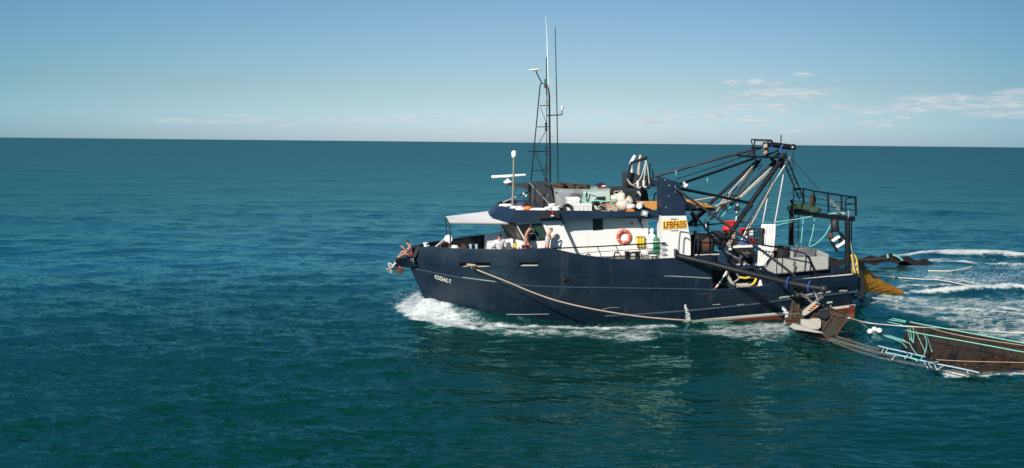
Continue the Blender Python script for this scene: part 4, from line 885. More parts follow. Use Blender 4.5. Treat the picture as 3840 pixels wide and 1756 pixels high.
# cooling water pouring from the side
def gush(l, w0, w1, y=None):
    m = MB(); p = [H(a, b, .03)[0] for a, b in l] if y is None else P(l, y)
    for k in range(420):
        u = rs.random(); f_ = u * (len(p) - 1); i = min(int(f_), len(p) - 2); c_ = p[i].lerp(p[i + 1], f_ - i); w_ = w0 + (w1 - w0) * u
        c_ = c_ + Vector((rs.gauss(0, w_ * .5), rs.gauss(0, w_ * .35) - .05, rs.gauss(0, .04))); r = .010 + .022 * rs.random()
        m.add([c_ + Vector((rs.uniform(-1, 1), rs.uniform(-1, 1), rs.uniform(-1.8, 1.8))) * r for _ in range(4)], [(0, 1, 2), (0, 3, 1), (1, 3, 2), (0, 2, 3)])
    return m
FD = mat('white_water', (.80, .84, .84), .4)
for l, y, lab in (([(2567, 1145), (2573, 1160), (2578, 1180), (2580, 1200)], None, 'white jet of cooling water pouring from the hull amidships'), ([(2934, 1152), (2946, 1170), (2952, 1190), (2948, 1210)], -4.0, 'white splash of water falling beside the rusty trawl doors')):
    tag(gush(l, .03, .13, y).build('water_jet', FD), lab, 'water jet')

# ------------------------------------------------------------------ things on the boat
def rect(x0, y0, x1, y1, y, d, bot=None):
    a, b = A(x0, y0, y), A(x1, y1, y); z0 = b.z if bot is None else bot
    return V((a.x + b.x) / 2, y + d / 2, z0), (abs(b.x - a.x), d, a.z - z0)
def crate(name, label, cat, x0, y0, x1, y1, y, d, m, lid=None, group=None, bot=None, taper=.04, lidm=None, lines=0):
    c, s = rect(x0, y0, x1, y1, y, d, bot); t_ = thing(name, label, cat, c, group); hx, hy, h = s[0] / 2, s[1] / 2, s[2]; k = taper
    q = lambda hx, hy, z: [c + V(-hx, -hy, z), c + V(hx, -hy, z), c + V(hx, hy, z), c + V(-hx, hy, z)]
    top = h * (.86 if lid else 1)
    MB().loft([q(hx - k, hy - k, 0), q(hx - .012, hy - .012, top)]).build('body', m, t_)
    if lid: MB().loft([q(hx, hy, top), q(hx, hy, h * .94), q(hx - .03, hy - .03, h)]).build('lid', lidm or m, t_)
    else:
        r = MB(); p = q(hx, hy, h); r.tube(p + [p[0]], .022, 6).build('rim', lidm or m, t_)
    for i in range(lines):
        u = -hx + 2 * hx * (i + 1) / (lines + 1); MB().box(c + V(u, -hy - .004, h * .45), (.03, .02, h * .7)).build('rib', m, t_)
    return t_
def bag(name, label, cat, x, y, yy, r, m, sq=(1, 1, 1), group=None, jit=.25, seed=1, tie=None):
    c = A(x, y, yy); o_ = MB().ball(c, r, sq, 12, jit, seed).build(name, m, None, smooth='all'); tag(o_, label, cat, group)
    if tie: MB().tube([c + V(0, 0, r * sq[2] * .8), c + V(.03, 0, r * sq[2] * 1.25)], [.05, .025], 6).build('neck', tie, o_)
    return o_
def ropeline(name, label, pts_, r, m, cat='rope', group=None, n=6):
    o_ = MB().tube(pts_, r, n).build(name, m, None, smooth='all'); return tag(o_, label, cat, group)
def N(l, h): return [SEA(a, b, h + (q_[0] if q_ else 0)) for a, b, *q_ in l]
def PP(l): return [A(a, b, c) for a, b, c in l]

# lifebuoy on the deckhouse side
c = A(2339.5, 888.5, HY - .07); lb = thing('lifebuoy', 'orange red ring lifebuoy with white bands hung on the white deckhouse side', 'lifebuoy', c)
MB().torus(c, (0, -1, 0), .295, .075, 36, 10).build('ring', 'coral', lb, smooth='all')
for k in range(6):
    a_ = math.radians(20 + 60 * k); MB().torus(c + V(.295 * math.cos(a_), 0, .295 * math.sin(a_)), (-math.sin(a_), 0, math.cos(a_)), .075, .012, 14, 6).build('band', 'whitep', lb)
MB().torus(c, (0, -1, 0), .385, .012, 30, 6).build('grab_line', 'rope_w', lb)
c = A(2401, 926, HY - .12); fl3 = thing('fender_rack', 'three upright yellow cylinders racked beside the lifebuoy', 'fender rack', c)
for x in (2391.5, 2402, 2412.5): MB().lathe(A(x, 926, HY - .12), (0, 0, 1), [(0, .03), (.02, .066), (.50, .066), (.55, .05), (.56, .02)], 12).build('cylinder', 'yellow', fl3, smooth=True)
for y_ in (889, 918): MB().tube(P([(2380, y_), (2418, y_ - 1)], HY - .20), .018, 6).build('bracket', 'alu', fl3)
c = A(2461, 952, -2.75); gc = thing('gas_cylinder', 'tall green gas cylinder lashed to the white tower base', 'gas cylinder', c); h = A(2461, 884, -2.75).z - c.z
MB().lathe(c, (0, 0, 1), [(0, .13), (.03, .15), (h * .78, .15), (h * .9, .10), (h * .92, .045), (h, .04)], 16).build('body', 'green', gc, smooth=True)
MB().torus(c + V(0, 0, h * .68), (0, 0, 1), .155, .015, 16, 6).build('strap', 'whitep', gc); MB().tube([c + V(-.16, -.02, h * .35), c + V(.16, -.05, h * .5)], .02, 6).build('strap', 'dgrey', gc)
b_ = MB(); cc_ = A(2445, 948, -2.55)
b_.loft([[cc_ + V(math.cos(q) * r * (1 + .15 * math.sin(3 * q + z * 5)), math.sin(q) * .5 * r, z) for q in [k * math.pi / 7 for k in range(14)]] for z, r in ((0, .2), (.3, .26), (.6, .24), (.85, .16), (.98, .06), (1.1, .12), (1.2, .04))])
tag(b_.build('plastic_sack', 'cloth', None, smooth='all'), 'crumpled white plastic sack standing behind the green gas cylinder', 'sack')
c = A(2447, 968, -2.7); st_ = thing('stool', 'low white stool on the side deck under the green gas cylinder', 'stool', c)
MB().box(A(2447, 957, -2.7), (.34, .26, .04), None, .015).build('seat', 'whitep', st_)
for dx in (-.11, .11): MB().tube([A(2447, 957, -2.7) + V(dx * .8, 0, -.02), A(2447, 957, -2.7) + V(dx, 0, -.32)], .025, 6).build('leg', 'whitep', st_)

# ---- the roof deck: dinghy, boxes, floats, ropes
dz = ZR(A(2180, 760, -.5).x)
L0, L1 = A(2068, 716, -.75).x, A(2288, 716, -.75).x
dg = thing('dinghy', 'grey aluminium dinghy full of brown net carried on the roof', 'dinghy', ((L0 + L1) / 2, 0, dz + .12))
rings = []; zt_ = A(2180, 713, -.75).z
for i in range(13):
    u = i / 12; x = L0 - .25 + (L1 - L0 + .25) * u; wb = .72 * (1 - (1 - min(1, u * 2.2)) ** 2.2) + .02; zk = dz + .14 + .22 * (1 - min(1, u * 3)) ** 2; zt2 = zt_ + .12 * (1 - u) ** 2
    rings.append([V(x, -wb, zt2), V(x, -wb * .82, zk + .12), V(x, 0, zk), V(x, wb * .82, zk + .12), V(x, wb, zt2), V(x, wb - .04, zt2), V(x, wb * .75, zk + .17), V(x, 0, zk + .06), V(x, -wb * .75, zk + .17), V(x, -wb + .04, zt2)])
MB().loft(rings).build('hull', 'alu', dg)
for s_ in (-1, 1): MB().tube([V(r[0].x, s_ * (-r[0].y), r[0].z) for r in rings], .03, 6).build('gunwale', 'alu', dg)
a, b = A(2140, 731, -.78), A(2183, 731, -.78); letter('KODIAK T', A(2163, 732, -.80), b - a, (0, 0, 1), (b - a).length * 1.1, .19).build('lettering', 'rubber', dg)
net = MB(); rs2 = random.Random(3)
for k in range(16):
    x = 2078 + k * 7.5; net.ball(A(x, 706 - 9 * math.exp(-((x - 2100) / 25) ** 2) - 4 * math.exp(-((x - 2150) / 20) ** 2), rs2.uniform(-.4, .3)), rs2.uniform(.16, .24), (1.2, 1, .9), 8, .6, k)
tag(net.build('net_heap', 'brownnet', None, smooth='all'), 'heap of dark brown netting piled in the grey dinghy', 'net')
c = A(2257, 715, -.2); om = thing('outboard_motor', 'black outboard motor with red stripe clamped on the stern of the grey dinghy', 'outboard motor', c)
cw = [A(2241, 690, -.35), A(2252, 688, -.35), A(2271, 689, -.35), A(2274, 700, -.35), A(2272, 709, -.35), A(2247, 709, -.35)]
MB().loft([[p + V(0, .04, 0) for p in cw], [p * 1 for p in cw]][::-1] + [[p + V(0, .38, 0) for p in cw], [V((p.x + c.x) / 2, p.y + .44, p.z) for p in cw]]).build('cowl', 'dgrey', om)
MB().prism(P([(2248, 703), (2273, 701), (2273, 704), (2248, 706)], -.36), (0, .01, 0)).build('stripe', 'red', om); MB().prism(P([(2257, 696), (2271, 695), (2271, 699), (2257, 700)], -.36), (0, .01, 0)).build('badge', 'lamp', om)
MB().tube(P([(2258, 709), (2258, 745)], -.2), [.12, .07], 8).build('leg', 'dgrey', om); MB().tube(P([(2243, 700), (2237, 691)], -.2), .04, 6).build('tiller', 'dgrey', om)
rf = lambda x: ZR(A(x, 780, -1.5).x)
mc = crate('storage_box', 'pale mint open storage box with a slanting frame beside the dinghy', 'box', 2189, 716, 2288, 760, -1.0, .8, 'mint', group='boxes on the roof', bot=rf(2240), taper=.02)
MB().prism(P([(2186, 722), (2192, 718), (2200, 719), (2195, 735), (2205, 768), (2196, 768)], -1.1), (0, .05, 0)).build('end_panel', 'mint', mc)
MB().tube(P([(2209, 726), (2240, 736), (2212, 765), (2202, 758), (2209, 726)], -1.05), .03, 6).build('frame', 'mint', mc); MB().prism(P([(2240, 739), (2270, 737), (2271, 755), (2240, 755)], -1.02), (0, .02, 0)).build('opening', 'dgrey', mc)
tag(MB().loft([[A(x, y, -1.0 + d_) + V(0, 0, .02 * math.sin(x)) for d_ in (0, .4, .8)] for x, y in ((2186, 719), (2205, 715), (2222, 712), (2235, 711), (2250, 714), (2262, 712), (2275, 714), (2289, 719))], False, False).build('folded_tarp', 'cloth', None), 'pale folded tarpaulin lying along the top of the mint storage box', 'tarpaulin')
crate('storage_box', 'tall white plastic box with grey latches standing below the dinghy', 'box', 2127, 742, 2175, 785, -1.5, .6, 'whitep', True, 'boxes on the roof', rf(2150), .05, lines=2)
crate('storage_box', 'low white lidded fish box lying against the roof edge', 'box', 2152, 767, 2221, 790, -2.2, .6, 'whitep', True, 'boxes on the roof', rf(2190), .03, lines=3)
crate('equipment_bin', 'black equipment bin with a pale frame on its front, at the back of the roof', 'bin', 2294, 703, 2349, 770, -.6, .8, 'dgrey', True, 'black bins on the roof', rf(2320), .02)
crate('equipment_bin', 'tall black equipment bin in front of the dark davit', 'bin', 2337, 711, 2386, 775, -1.3, .7, 'dgrey', True, 'black bins on the roof', rf(2360), .03)
tag(MB().tube(P([(2304, 734), (2304, 718), (2334, 716), (2336, 736)], -.66), .03, 6).build('pipe_frame', 'cream', None), 'pale bent pipe frame leaning on the black bin', 'frame')
for i, (x, y, yy, r, m, sq, lab) in enumerate(((2308, 743, -1.4, .22, 'floatskin', (1.1, 1, .8), 'pale pink float at the left of the white float pile'), (2330, 746, -1.5, .28, 'floatskin', (.95, 1, 1.2), 'tallest white float in the pile on the roof'),
                                               (2357, 754, -1.5, .25, 'cream', (1, 1, .85), 'yellowish cream float at the right of the float pile'), (2336, 769, -2.0, .30, 'floatskin', (1.1, 1, .9), 'big white crumpled float at the foot of the float pile'),
                                               (2363, 776, -2.1, .24, 'canvas', (1.2, 1, .7), 'greyish white float lying beside the roof edge'), (2394, 733, -.8, .16, 'floatskin', (1, 1, 1.1), 'small white float hanging by the dark funnel casing'))):
    bag('float', lab, 'float', x, y, yy, r, m, sq, 'floats on the roof', .42, i, 'rope_w')
dr = A(2397, 773, -2.2); d_ = (A(2425, 762, -1.2) - dr).normalized(); wd = thing('drum', 'white plastic drum lying on its side by the orange panel', 'drum', dr)
MB().lathe(dr, d_, [(0, .10), (.0, .14), (.45, .15), (.46, .10)], 18).build('body', 'whitep', wd, smooth=True); MB().lathe(dr - d_ * .012, d_, [(0, .125), (.012, .125)], 18).build('lid', 'lamp', wd); MB().torus(dr + d_ * .33, d_, .152, .012, 18, 6).build('hoop', 'tanpipe', wd)
tag(MB().prism(P([(2386, 755), (2463, 755), (2463, 783), (2448, 788), (2420, 776), (2386, 768)], -1.2), (0, .06, 0)).build('plywood_panel', 'orange'), 'orange plywood panel standing in front of the navy tower on the roof', 'panel', 'orange panels')
tag(MB().prism(P([(2350, 788), (2378, 787), (2380, 793), (2350, 794)], -2.55), (0, .2, .0)).build('orange_pouch', 'orangep'), 'flat orange pouch lying at the roof edge below the floats', 'pouch')
sh = MB(); q_ = PP([(2566, 750, .6), (2622, 756, .6), (2683, 783, -1.3), (2600, 783, -1.6), (2566, 782, -1.6)])
aft_shelf = sh.prism(q_, (0, 0, -.12)).build('aft_shelf', 'black', boat)
tag(MB().prism([p + V(0, 0, .012) for p in PP([(2570, 751, .5), (2600, 753, .5), (2630, 763, .1), (2640, 772, -.5), (2605, 769, -.4), (2580, 764, 0)])], (0, 0, .03)).build('plywood_panel', 'orange'), 'orange plywood panel lying flat on the black shelf beside the navy tower', 'panel', 'orange panels')
tag(MB().prism([p + V(0, 0, .012) for p in PP([(2636, 762, .2), (2660, 771, -.4), (2681, 782, -1.25), (2603, 782, -1.5), (2622, 774, -.9), (2645, 774, -.6)])], (0, 0, .03)).build('plywood_panel', 'orange'), 'pointed orange plywood panel at the aft end of the black shelf', 'panel', 'orange panels')
rc = MB(); rs3 = random.Random(9)
for k in range(9):
    y0 = 772 + k * 2; rc.tube(smooth([A(2238 + rs3.uniform(-2, 12), 786, -2.3), A(2250 + k * 3, y0, -2.2 + .05 * k), A(2280, y0 + rs3.uniform(-4, 4), -2.1), A(2306 + k, y0 + 4, -2.2), A(2316, 788, -2.3)], 5), .035, 6)
tag(rc.build('rope_coil', 'rope', None, smooth='all'), 'loose coil of tan rope spread along the roof edge', 'rope')
tag(MB().torus(A(2238, 776, -1.9), (.3, -1, .3), .22, .07, 20, 8).torus(A(2232, 778, -1.8), (.3, -1, .3), .17, .06, 20, 8).build('hose_coil', 'rubber', None, smooth=True), 'black hose coil behind the tan rope', 'hose')
c = A(2294, 769, -1.8); rbg = thing('bundle', 'coral red vinyl bundle with black ends under mint rope', 'bundle', c)
MB().tube(PP([(2270, 768, -1.8), (2318, 767, -1.8)]), [.16, .17], 12).build('roll', 'coral', rbg, smooth=True); MB().tube(PP([(2258, 770, -1.8), (2270, 768, -1.8)]), [.15, .16], 12).build('end', 'dgrey', rbg, smooth=True)
ropeline('mooring_line', 'mint green line lashed over the coral red bundle', smooth(PP([(2190, 765, -1.9), (2230, 753, -1.8), (2272, 756, -1.95), (2300, 752, -1.98), (2312, 755, -1.95), (2290, 762, -2.02), (2305, 772, -2.0)]), 5), .035, 'rope_g', 'line')
ropeline('mooring_line', 'mint green line hanging over the mint storage box', PP([(2183, 768, -1.55), (2191, 741, -1.3), (2198, 722, -1.1)]), .03, 'rope_g', 'line')
for i, (x, y, yy, s_, h_, lab) in enumerate(((2065, 788, -2.15, .19, .30, 'tall white bucket at the foot of the grey pedestal'), (2083, 789, -2.3, .17, .20, 'white bucket tilted next to the black tyre'), (2051, 789, -2.2, .20, .16, 'low white tub left of the tall bucket'))):
    c = A(x + 6, y, yy); c.z = rf(x); t_ = thing('bucket', lab, 'bucket', c, 'white buckets on the roof'); h2 = A(x, y, yy).z - c.z + h_
    MB().lathe(c, (0, 0, 1), [(0, s_ * .8), (h2, s_), (h2, s_ - .02), (h2 - .04, s_ - .025)], 18).build('body', 'whitep', t_, smooth=True); MB().torus(c + V(0, 0, h2 - .03), (0, 0, 1), s_, .012, 18, 6).build('rim', 'whitep', t_)
tag(MB().torus(A(2131, 787, -2.0), (.5, -1, .6), .24, .09, 24, 10).build('tyre_fender', 'rubber', None, smooth=True), 'black tyre fender leaning beside the low fish box', 'tyre'); tag(MB().torus(A(2104, 789, -2.2), (.1, -.2, 1), .19, .07, 24, 10).build('tyre_fender', 'rubber', None, smooth=True), 'black tyre fender lying flat right of the white buckets', 'tyre')
for i, (x0, x1, y, yy, lab) in enumerate(((1882, 1918, 775, -1.2, 'long white folded sail at the front of the roof'), (1925, 1952, 783, -1.9, 'white cloth bundle behind the satellite mast'), (1935, 1962, 787, -2.2, 'flat white cloth at the roof edge left of the orange pouch'), (1993, 2012, 788, -2.3, 'small white cloth right of the orange pouch'), (2014, 2040, 788, -2.3, 'white cloth below the grey pedestal'))):
    m = MB(); rq = random.Random(i)
    for k in range(5): u = (k + .5) / 5; m.ball(A(x0 + (x1 - x0) * u, y - (4 if i < 2 else 1), yy + rq.uniform(-.1, .4)), .15, (1.5, 1.2, .62), 10, .35, k + 9 * i)
    tag(m.build('cloth_bundle', 'cloth', None, smooth='all'), lab, 'cloth', 'white cloths on the roof')
bag('gear_bag', 'dark purple gear bag behind the satellite mast', 'bag', 1957, 770, -1.6, .26, 'purple', (1.15, .8, .75), None, .35, 3); bag('lifejacket', 'bright orange lifejacket bundle on the roof edge', 'lifejacket', 1980, 783, -2.3, .17, 'orangep', (1.3, .9, .75), None, .4, 5)
# hooks and lines at the davit
for l, lab, m, r in (([(2421, 602, .3), (2419, 640, .3), (2414, 682, .3)], 'white fall line hanging straight from the davit head', 'rope_w', .03), ([(2423, 604, .3), (2430, 640, .3), (2435, 692, .3)], 'yellowish tail line hanging from the davit head', 'cream', .028),
                     ([(2420, 612, .3), (2406, 660, .3), (2390, 684, .2), (2372, 693, .1), (2356, 678, .1), (2352, 670, .1)], 'slack grey line looped between davit head and davit foot', 'rope_w', .025), ([(2352, 672, .2), (2362, 690, .1), (2378, 699, .1), (2390, 701, .1)], 'tan line drooping from the davit foot', 'rope', .025)):
    ropeline('fall_line', lab, smooth(PP(l), 5), r, m, 'line', 'lines at the davit')
for x, y, lab in ((2392, 692, 'long pale lifting hook hanging over the black bin'), (2414, 690, 'white lifting hook below the davit head')):
    c = A(x, y + 14, .1); h_ = thing('lifting_hook', lab, 'hook', c, 'hooks at the davit'); MB().tube([A(x, y - 14, .1), A(x, y + 6, .1)], .06, 8).build('shank', 'cloth', h_); MB().torus(A(x + 4, y + 6, .1), (0, 1, 0), .09, .03, 14, 6, math.pi * .4, math.pi * 1.7).build('hook', 'cloth', h_)

# ---- foredeck gear
c = A(1597, 930, -.1); c.z = ZD
bo = thing('mooring_bitt', 'white double headed bitt just behind the bow bulwark', 'bitt', c); zt_ = A(1597, 910, -.1).z
MB().lathe(c, (0, 0, 1), [(0, .12), (zt_ - ZD - .07, .1), (zt_ - ZD - .05, .14), (zt_ - ZD, .13)], 14).build('post', 'whitep', bo, smooth=True); MB().tube([A(1591, 921, -.1), A(1609, 922, -.1)], .05, 8).build('cross_bar', 'whitep', bo)
c = A(1681, 897, -.3); wl = thing('hose_reel', 'white hose reel on a slanting grey arm on the foredeck', 'reel', V(c.x, c.y, ZD))
MB().lathe(c + V(0, .14, 0), (0, -1, 0), [(0, .2), (.02, .2), (.04, .16), (.24, .16), (.26, .2), (.28, .2)], 20).build('reel', 'cloth', wl, smooth=True); MB().tube(PP([(1630, 930, -.3), (1668, 896, -.3)]), .05, 8).build('arm', 'alu', wl); MB().tube([c, V(c.x + .1, c.y, ZD)], .06, 8).build('post', 'dgrey', wl); MB().tube(PP([(1683, 904, -.5), (1687, 912, -.5)]), .04, 6).build('hose_end', 'cloth', wl)
MB_ = MB(); c = A(1670, 930, -.6); c.z = A(1670, 927, -.6).z
for k in range(4): MB_.torus(c + V(0, .1 * k, 0), (0.1, -1, .1), .24 - .02 * k, .045, 22, 8)
tag(MB_.build('rope_coil', 'rust', None, smooth='all'), 'brown coil of old hawser beside the white hose reel', 'rope')
bag('float', 'oval white float lying on the foredeck beside the awning post', 'float', 1704, 930, -1.0, .17, 'whitep', (1.4, 1, .9), None, .1, 2)
c = A(1735, 930, -.2); ww = thing('anchor_winch', 'black and rusty anchor winch on the foredeck under the awning', 'winch', V(c.x, c.y, ZD)); MB().box(V(c.x, c.y, ZD + .2), (.5, .6, .4), None, .05).build('base', 'black', ww); MB().lathe(V(c.x, c.y + .35, ZD + .5), (0, -1, 0), [(0, .2), (.05, .2), (.06, .12), (.6, .12), (.61, .2), (.66, .2)], 16).build('drum', 'rust', ww, smooth=True); MB().tube([V(c.x - .1, c.y, ZD + .4), V(c.x - .1, c.y, ZD + .78)], .04, 6).build('lever', 'black', ww)
MB().tube(PP([(1773, 934, .6), (1773, 913, .6)]), .09, 8).build('foredeck_post', 'black', boat); MB().tube(PP([(1797, 934, .8), (1797, 894, .8)]), .08, 8).build('foredeck_post', 'blackm', boat)
crate('fish_box', 'pale blue fish box on the foredeck behind the bulwark', 'box', 1760, 921, 1769, 934, -.6, .35, 'rope_b', bot=ZD); crate('fish_box', 'small aqua fish box by the black foredeck post', 'box', 1781, 919, 1791, 934, -.4, .3, 'rope_b', bot=ZD)
crate('esky', 'white cool box beside the man in the white shirt', 'cool box', 1827, 913, 1846, 942, -2.35, .4, 'whitep', True, bot=ZD); crate('bucket', 'white square bucket between cool box and the man in the white shirt', 'bucket', 1848, 922, 1858, 942, -2.4, .3, 'whitep', bot=ZD)
bag('cushion', 'white cushion on the locker below the wheelhouse windows', 'cushion', 1893, 930, -2.2, .18, 'cloth', (1.3, .8, .7), None, .1, 8)
tag(MB().prism(P([(1925, 918), (1934, 914), (1941, 921), (1938, 928), (1930, 930)], -2.35), (0, .25, 0)).build('bucket', 'yellow'), 'yellow bailer on the locker in front of the wheelhouse', 'bailer')
# anchor hung under the platform
c = A(1500, 1010, 0); an = thing('anchor', 'weathered plough anchor hanging under the bow platform', 'anchor', c)
MB().loft([[A(1470, 984, s), A(1520, 990, s), A(1508, 1001, s), A(1480, 1000, s)] for s in (-.09, .09)]).build('shank', 'olive', an)
MB().loft([[A(1469, 1008, -.05), A(1497, 1031, -.28), A(1527, 1017, -.10), A(1498, 1003, -.05)], [A(1471, 1006, .0), A(1496, 1024, -.1), A(1525, 1015, 0), A(1498, 1001, 0)]]).build('fluke', 'olive', an)
MB().loft([[A(1445, 1010, .05), A(1460, 1023, .2), A(1472, 1024, .1), A(1466, 1006, 0)], [A(1447, 1008, .1), A(1461, 1020, .25), A(1472, 1020, .2), A(1466, 1003, .1)]]).build('fluke', 'concrete', an)
MB().prism(P([(1495, 997), (1502, 996), (1507, 1008), (1497, 1007)], -.12), (0, .2, 0)).build('crown', 'orangered', an); MB().tube(PP([(1478, 985, 0), (1500, 1000, 0)]), .06, 6).build('stock', 'rust', an)
ropeline('anchor_lashing', 'pale rope lashing knotted round the anchor', smooth(PP([(1487, 972, -.15), (1483, 983, -.2), (1476, 994, -.2), (1471, 1003, -.2), (1462, 999, -.2), (1457, 990, -.15), (1462, 986, -.1)]), 5) + smooth(PP([(1474, 998, -.22), (1482, 990, -.22), (1487, 984, -.2), (1480, 980, -.2)]), 4), .032, 'rope_w', 'rope')
hk = MB(); rq = random.Random(2)
for k in range(7): hk.tube(smooth([H(1746 + rq.uniform(0, 20), 996 + rq.uniform(-6, 3), .05)[0], H(1762 + rq.uniform(-5, 15), 990 + rq.uniform(0, 6), .09)[0], H(1775 + rq.uniform(-5, 15), 996 + rq.uniform(-5, 4), .06)[0]], 4), .03, 6)
tag(hk.build('rope_hank', 'rope', None, smooth='all'), 'tangle of tan rope in the forward fairlead slot', 'rope')
boot = H(1778, 1007, .0)[0]
ropeline('tow_rope', 'long slack tan tow rope from bow fairlead down the side to the trawl doors', smooth([H(1772, 1000, .05)[0]] + PP([(1781, 1009, -2.75), (1900, 1056, -3.6), (2000, 1098, -4.1), (2110, 1134, -4.6), (2260, 1166, -5.1), (2424, 1190, -5.5), (2594, 1203, -5.8)]), 8), .034, 'rope', 'rope')
tag(MB().tube([H(1773, 1001, .03)[0], A(1779, 1007, -2.72), A(1787, 1012, -2.85)], [.09, .11, .06], 10).build('chafe_sleeve', 'rubber', None, smooth=True), 'black rubber chafe sleeve round the tow rope at the fairlead', 'sleeve')
tag(MB().chain(PP([(2594, 1203, -5.8), (2700, 1198, -6), (2800, 1191, -6.2), (2900, 1182, -6.4), (3000, 1176, -6.6)]), .12, .012).build('bridle_chain', 'chain', None), 'rusty bridle chain joining tow rope and trawl doors', 'chain')

# ---- gear on the working deck
ZH = A(2768, 996, -2.2).z
hx0, hx1 = A(2600, 1000, -2.6).x, A(2868, 1000, -2.6).x
MB().box(((hx0 + hx1) / 2, -.15, ZH - .05), (hx1 - hx0, 4.9, .10)).build('hatch_deck', 'navyhouse', boat)
for x in (hx0 + .05, (hx0 + hx1) / 2, hx1 - .05): MB().box((x, -2.5, (ZH + ZA) / 2 - .05), (.08, .08, ZH - ZA - .1)).build('hatch_post', 'dgrey', boat)
MB().box(((hx0 + hx1) / 2, -1.2, (ZH + ZA) / 2), (hx1 - hx0, .06, ZH - ZA - .1)).build('hatch_panel', 'dgrey', boat)
tb = crate('sorting_tub', 'large black sorting tub with a white rim on the working deck', 'tub', 2748, 929, 2826, 985, -1.75, .9, 'dgrey', bot=ZH, taper=.02); c, s_ = rect(2748, 920, 2826, 931, -1.8, 1.0)
MB().box(c + V(0, 0, s_[2] / 2), (s_[0], s_[1], .10), None, .02).build('tray', 'whitep', tb)
cl = MB(); K = 26; vs = []
for (l, wv_) in (([(2856, 2910, 840, 842), (2850, 2909, 880, 880), (2845, 2904, 926, 930)], .05), ([(2842, 2906, 922, 930), (2842, 2890, 955, 960), (2838, 2870, 985, 988), (2824, 2850, 1004, 1014)], .04)):
    rows = []
    for (xa, xb, ya, yb) in l: rows.append([A(xa + (xb - xa) * i / K, ya + (yb - ya) * i / K, (-1.95 if wv_ > .045 else -2.5) + wv_ * math.sin(i * 1.25) + .02 * math.sin(i * 3.1)) for i in range(K + 1)])
    fine = [[rows[min(int(k / 4), len(rows) - 2)][i].lerp(rows[min(int(k / 4), len(rows) - 2) + 1][i], k / 4 - min(int(k / 4), len(rows) - 2)) for i in range(K + 1)] for k in range(4 * (len(rows) - 1) + 1)]
    cl.loft(fine, False, False)
oc = cl.build('tarpaulin', 'cloth', None, smooth='all'); md = oc.modifiers.new('thick', 'SOLIDIFY'); md.thickness = .02
tag(oc, 'long white tarpaulin draped over a pipe and down to the deck', 'tarpaulin')
tag(MB().loft([[A(x, y, yy) for yy in (-2.0, -1.7, -1.4)] for x, y in ((2808, 835), (2830, 837), (2852, 840), (2880, 836), (2895, 834), (2908, 842))], False, False).build('tarpaulin', 'cloth'), 'crumpled top fold of white tarpaulin over the black cage', 'tarpaulin')
cg = thing('wire_cage', 'black wire cage holding red and white gear', 'cage', A(2825, 915, -1.6)); g_ = MB()
for x in (2805, 2829, 2840): g_.tube(P([(x, 858), (x, 915)], -1.8), .03, 5)
for y_ in (858, 872, 884, 896, 908): g_.tube(P([(2805, y_), (2842, y_)], -1.8), .016, 5)
g_.build('bars', 'black', cg); MB().tube(P([(2790, 864), (2832, 858)], -1.8), .035, 6).build('top_bar', 'black', cg)
tag(MB().lathe(A(2855, 915, -2.0), (0, 0, 1), [(0, .12), (.60, .12), (.61, .15), (.78, .15), (.8, .12)], 14).build('filter_housing', 'dgrey', None, smooth=True), 'black upright filter housing in front of the white tarpaulin', 'filter')
for i, (x0, y0, x1, y1, yy, m, lab) in enumerate(((2725, 834, 2765, 856, -.9, 'red', 'bright red crate tilted on top of the gear heap'), (2782, 862, 2802, 880, -1.0, 'red', 'red crate to the right of the thick rig pipe'), (2812, 898, 2828, 918, -1.4, 'red', 'orange red crate at the bottom of the wire cage'), (2829, 900, 2841, 912, -1.5, 'red', 'small red crate beside the filter housing'), (2716, 880, 2748, 900, -.8, 'dgrey', 'dark crate under the tilted red crate'), (2722, 905, 2752, 930, -1.4, 'concrete', 'grey crate beside the sorting tub'), (2810, 862, 2828, 885, -1.3, 'whitep', 'white crate inside the wire cage'))):
    crate('fish_crate', lab, 'crate', x0, y0, x1, y1, yy, .45, m, group='crates on the working deck', taper=.05)
bag('oilskins', 'crumpled red oilskins beside the tilted red crate', 'oilskins', 2729, 858, -1.1, .22, 'red', (1.3, 1, .7), None, .5, 4); bag('oilskins', 'dark red oilskins hanging under the crumpled red ones', 'oilskins', 2735, 868, -1.0, .2, 'maroon', (1.3, .9, .7), None, .5, 7)
bag('cloth_bundle', 'royal blue cloth bundle on the sorting tub', 'cloth', 2790, 912, -1.5, .16, 'blue', (1.5, 1, .6), None, .5, 6); bag('cloth_bundle', 'grey cloth bundle hanging over the sorting tub', 'cloth', 2800, 896, -1.4, .16, 'alu', (.9, .8, 1.2), None, .4, 6); bag('cloth_bundle', 'white bundle to the left of the sorting tub', 'cloth', 2728, 935, -1.9, .2, 'cloth', (1.2, .8, .7), None, .4, 16)
c = A(2930, 965, -1.2); bt2 = thing('fish_tub', 'round black fish tub in front of the sorting hopper', 'tub', V(c.x, c.y, c.z)); MB().lathe(c, (0, 0, 1), [(0, .36), (.5, .44), (.52, .44), (.52, .40), (.2, .38)], 20).build('body', 'dgrey', bt2, smooth=True); MB().torus(c + V(0, 0, .52), (0, 0, 1), .43, .025, 22, 6).build('rim', 'dgrey', bt2)
tg = MB(); rq = random.Random(12)
for k in range(14): tg.tube(smooth([A(2735 + rq.uniform(-10, 35), 905 + rq.uniform(-35, 20), -1.2 + rq.uniform(-.3, .2)) for _ in range(4)], 4), .035, 5)
tag(tg.build('rope_tangle', 'rope', None, smooth='all'), 'tangle of tan ropes over the deck gear', 'rope')
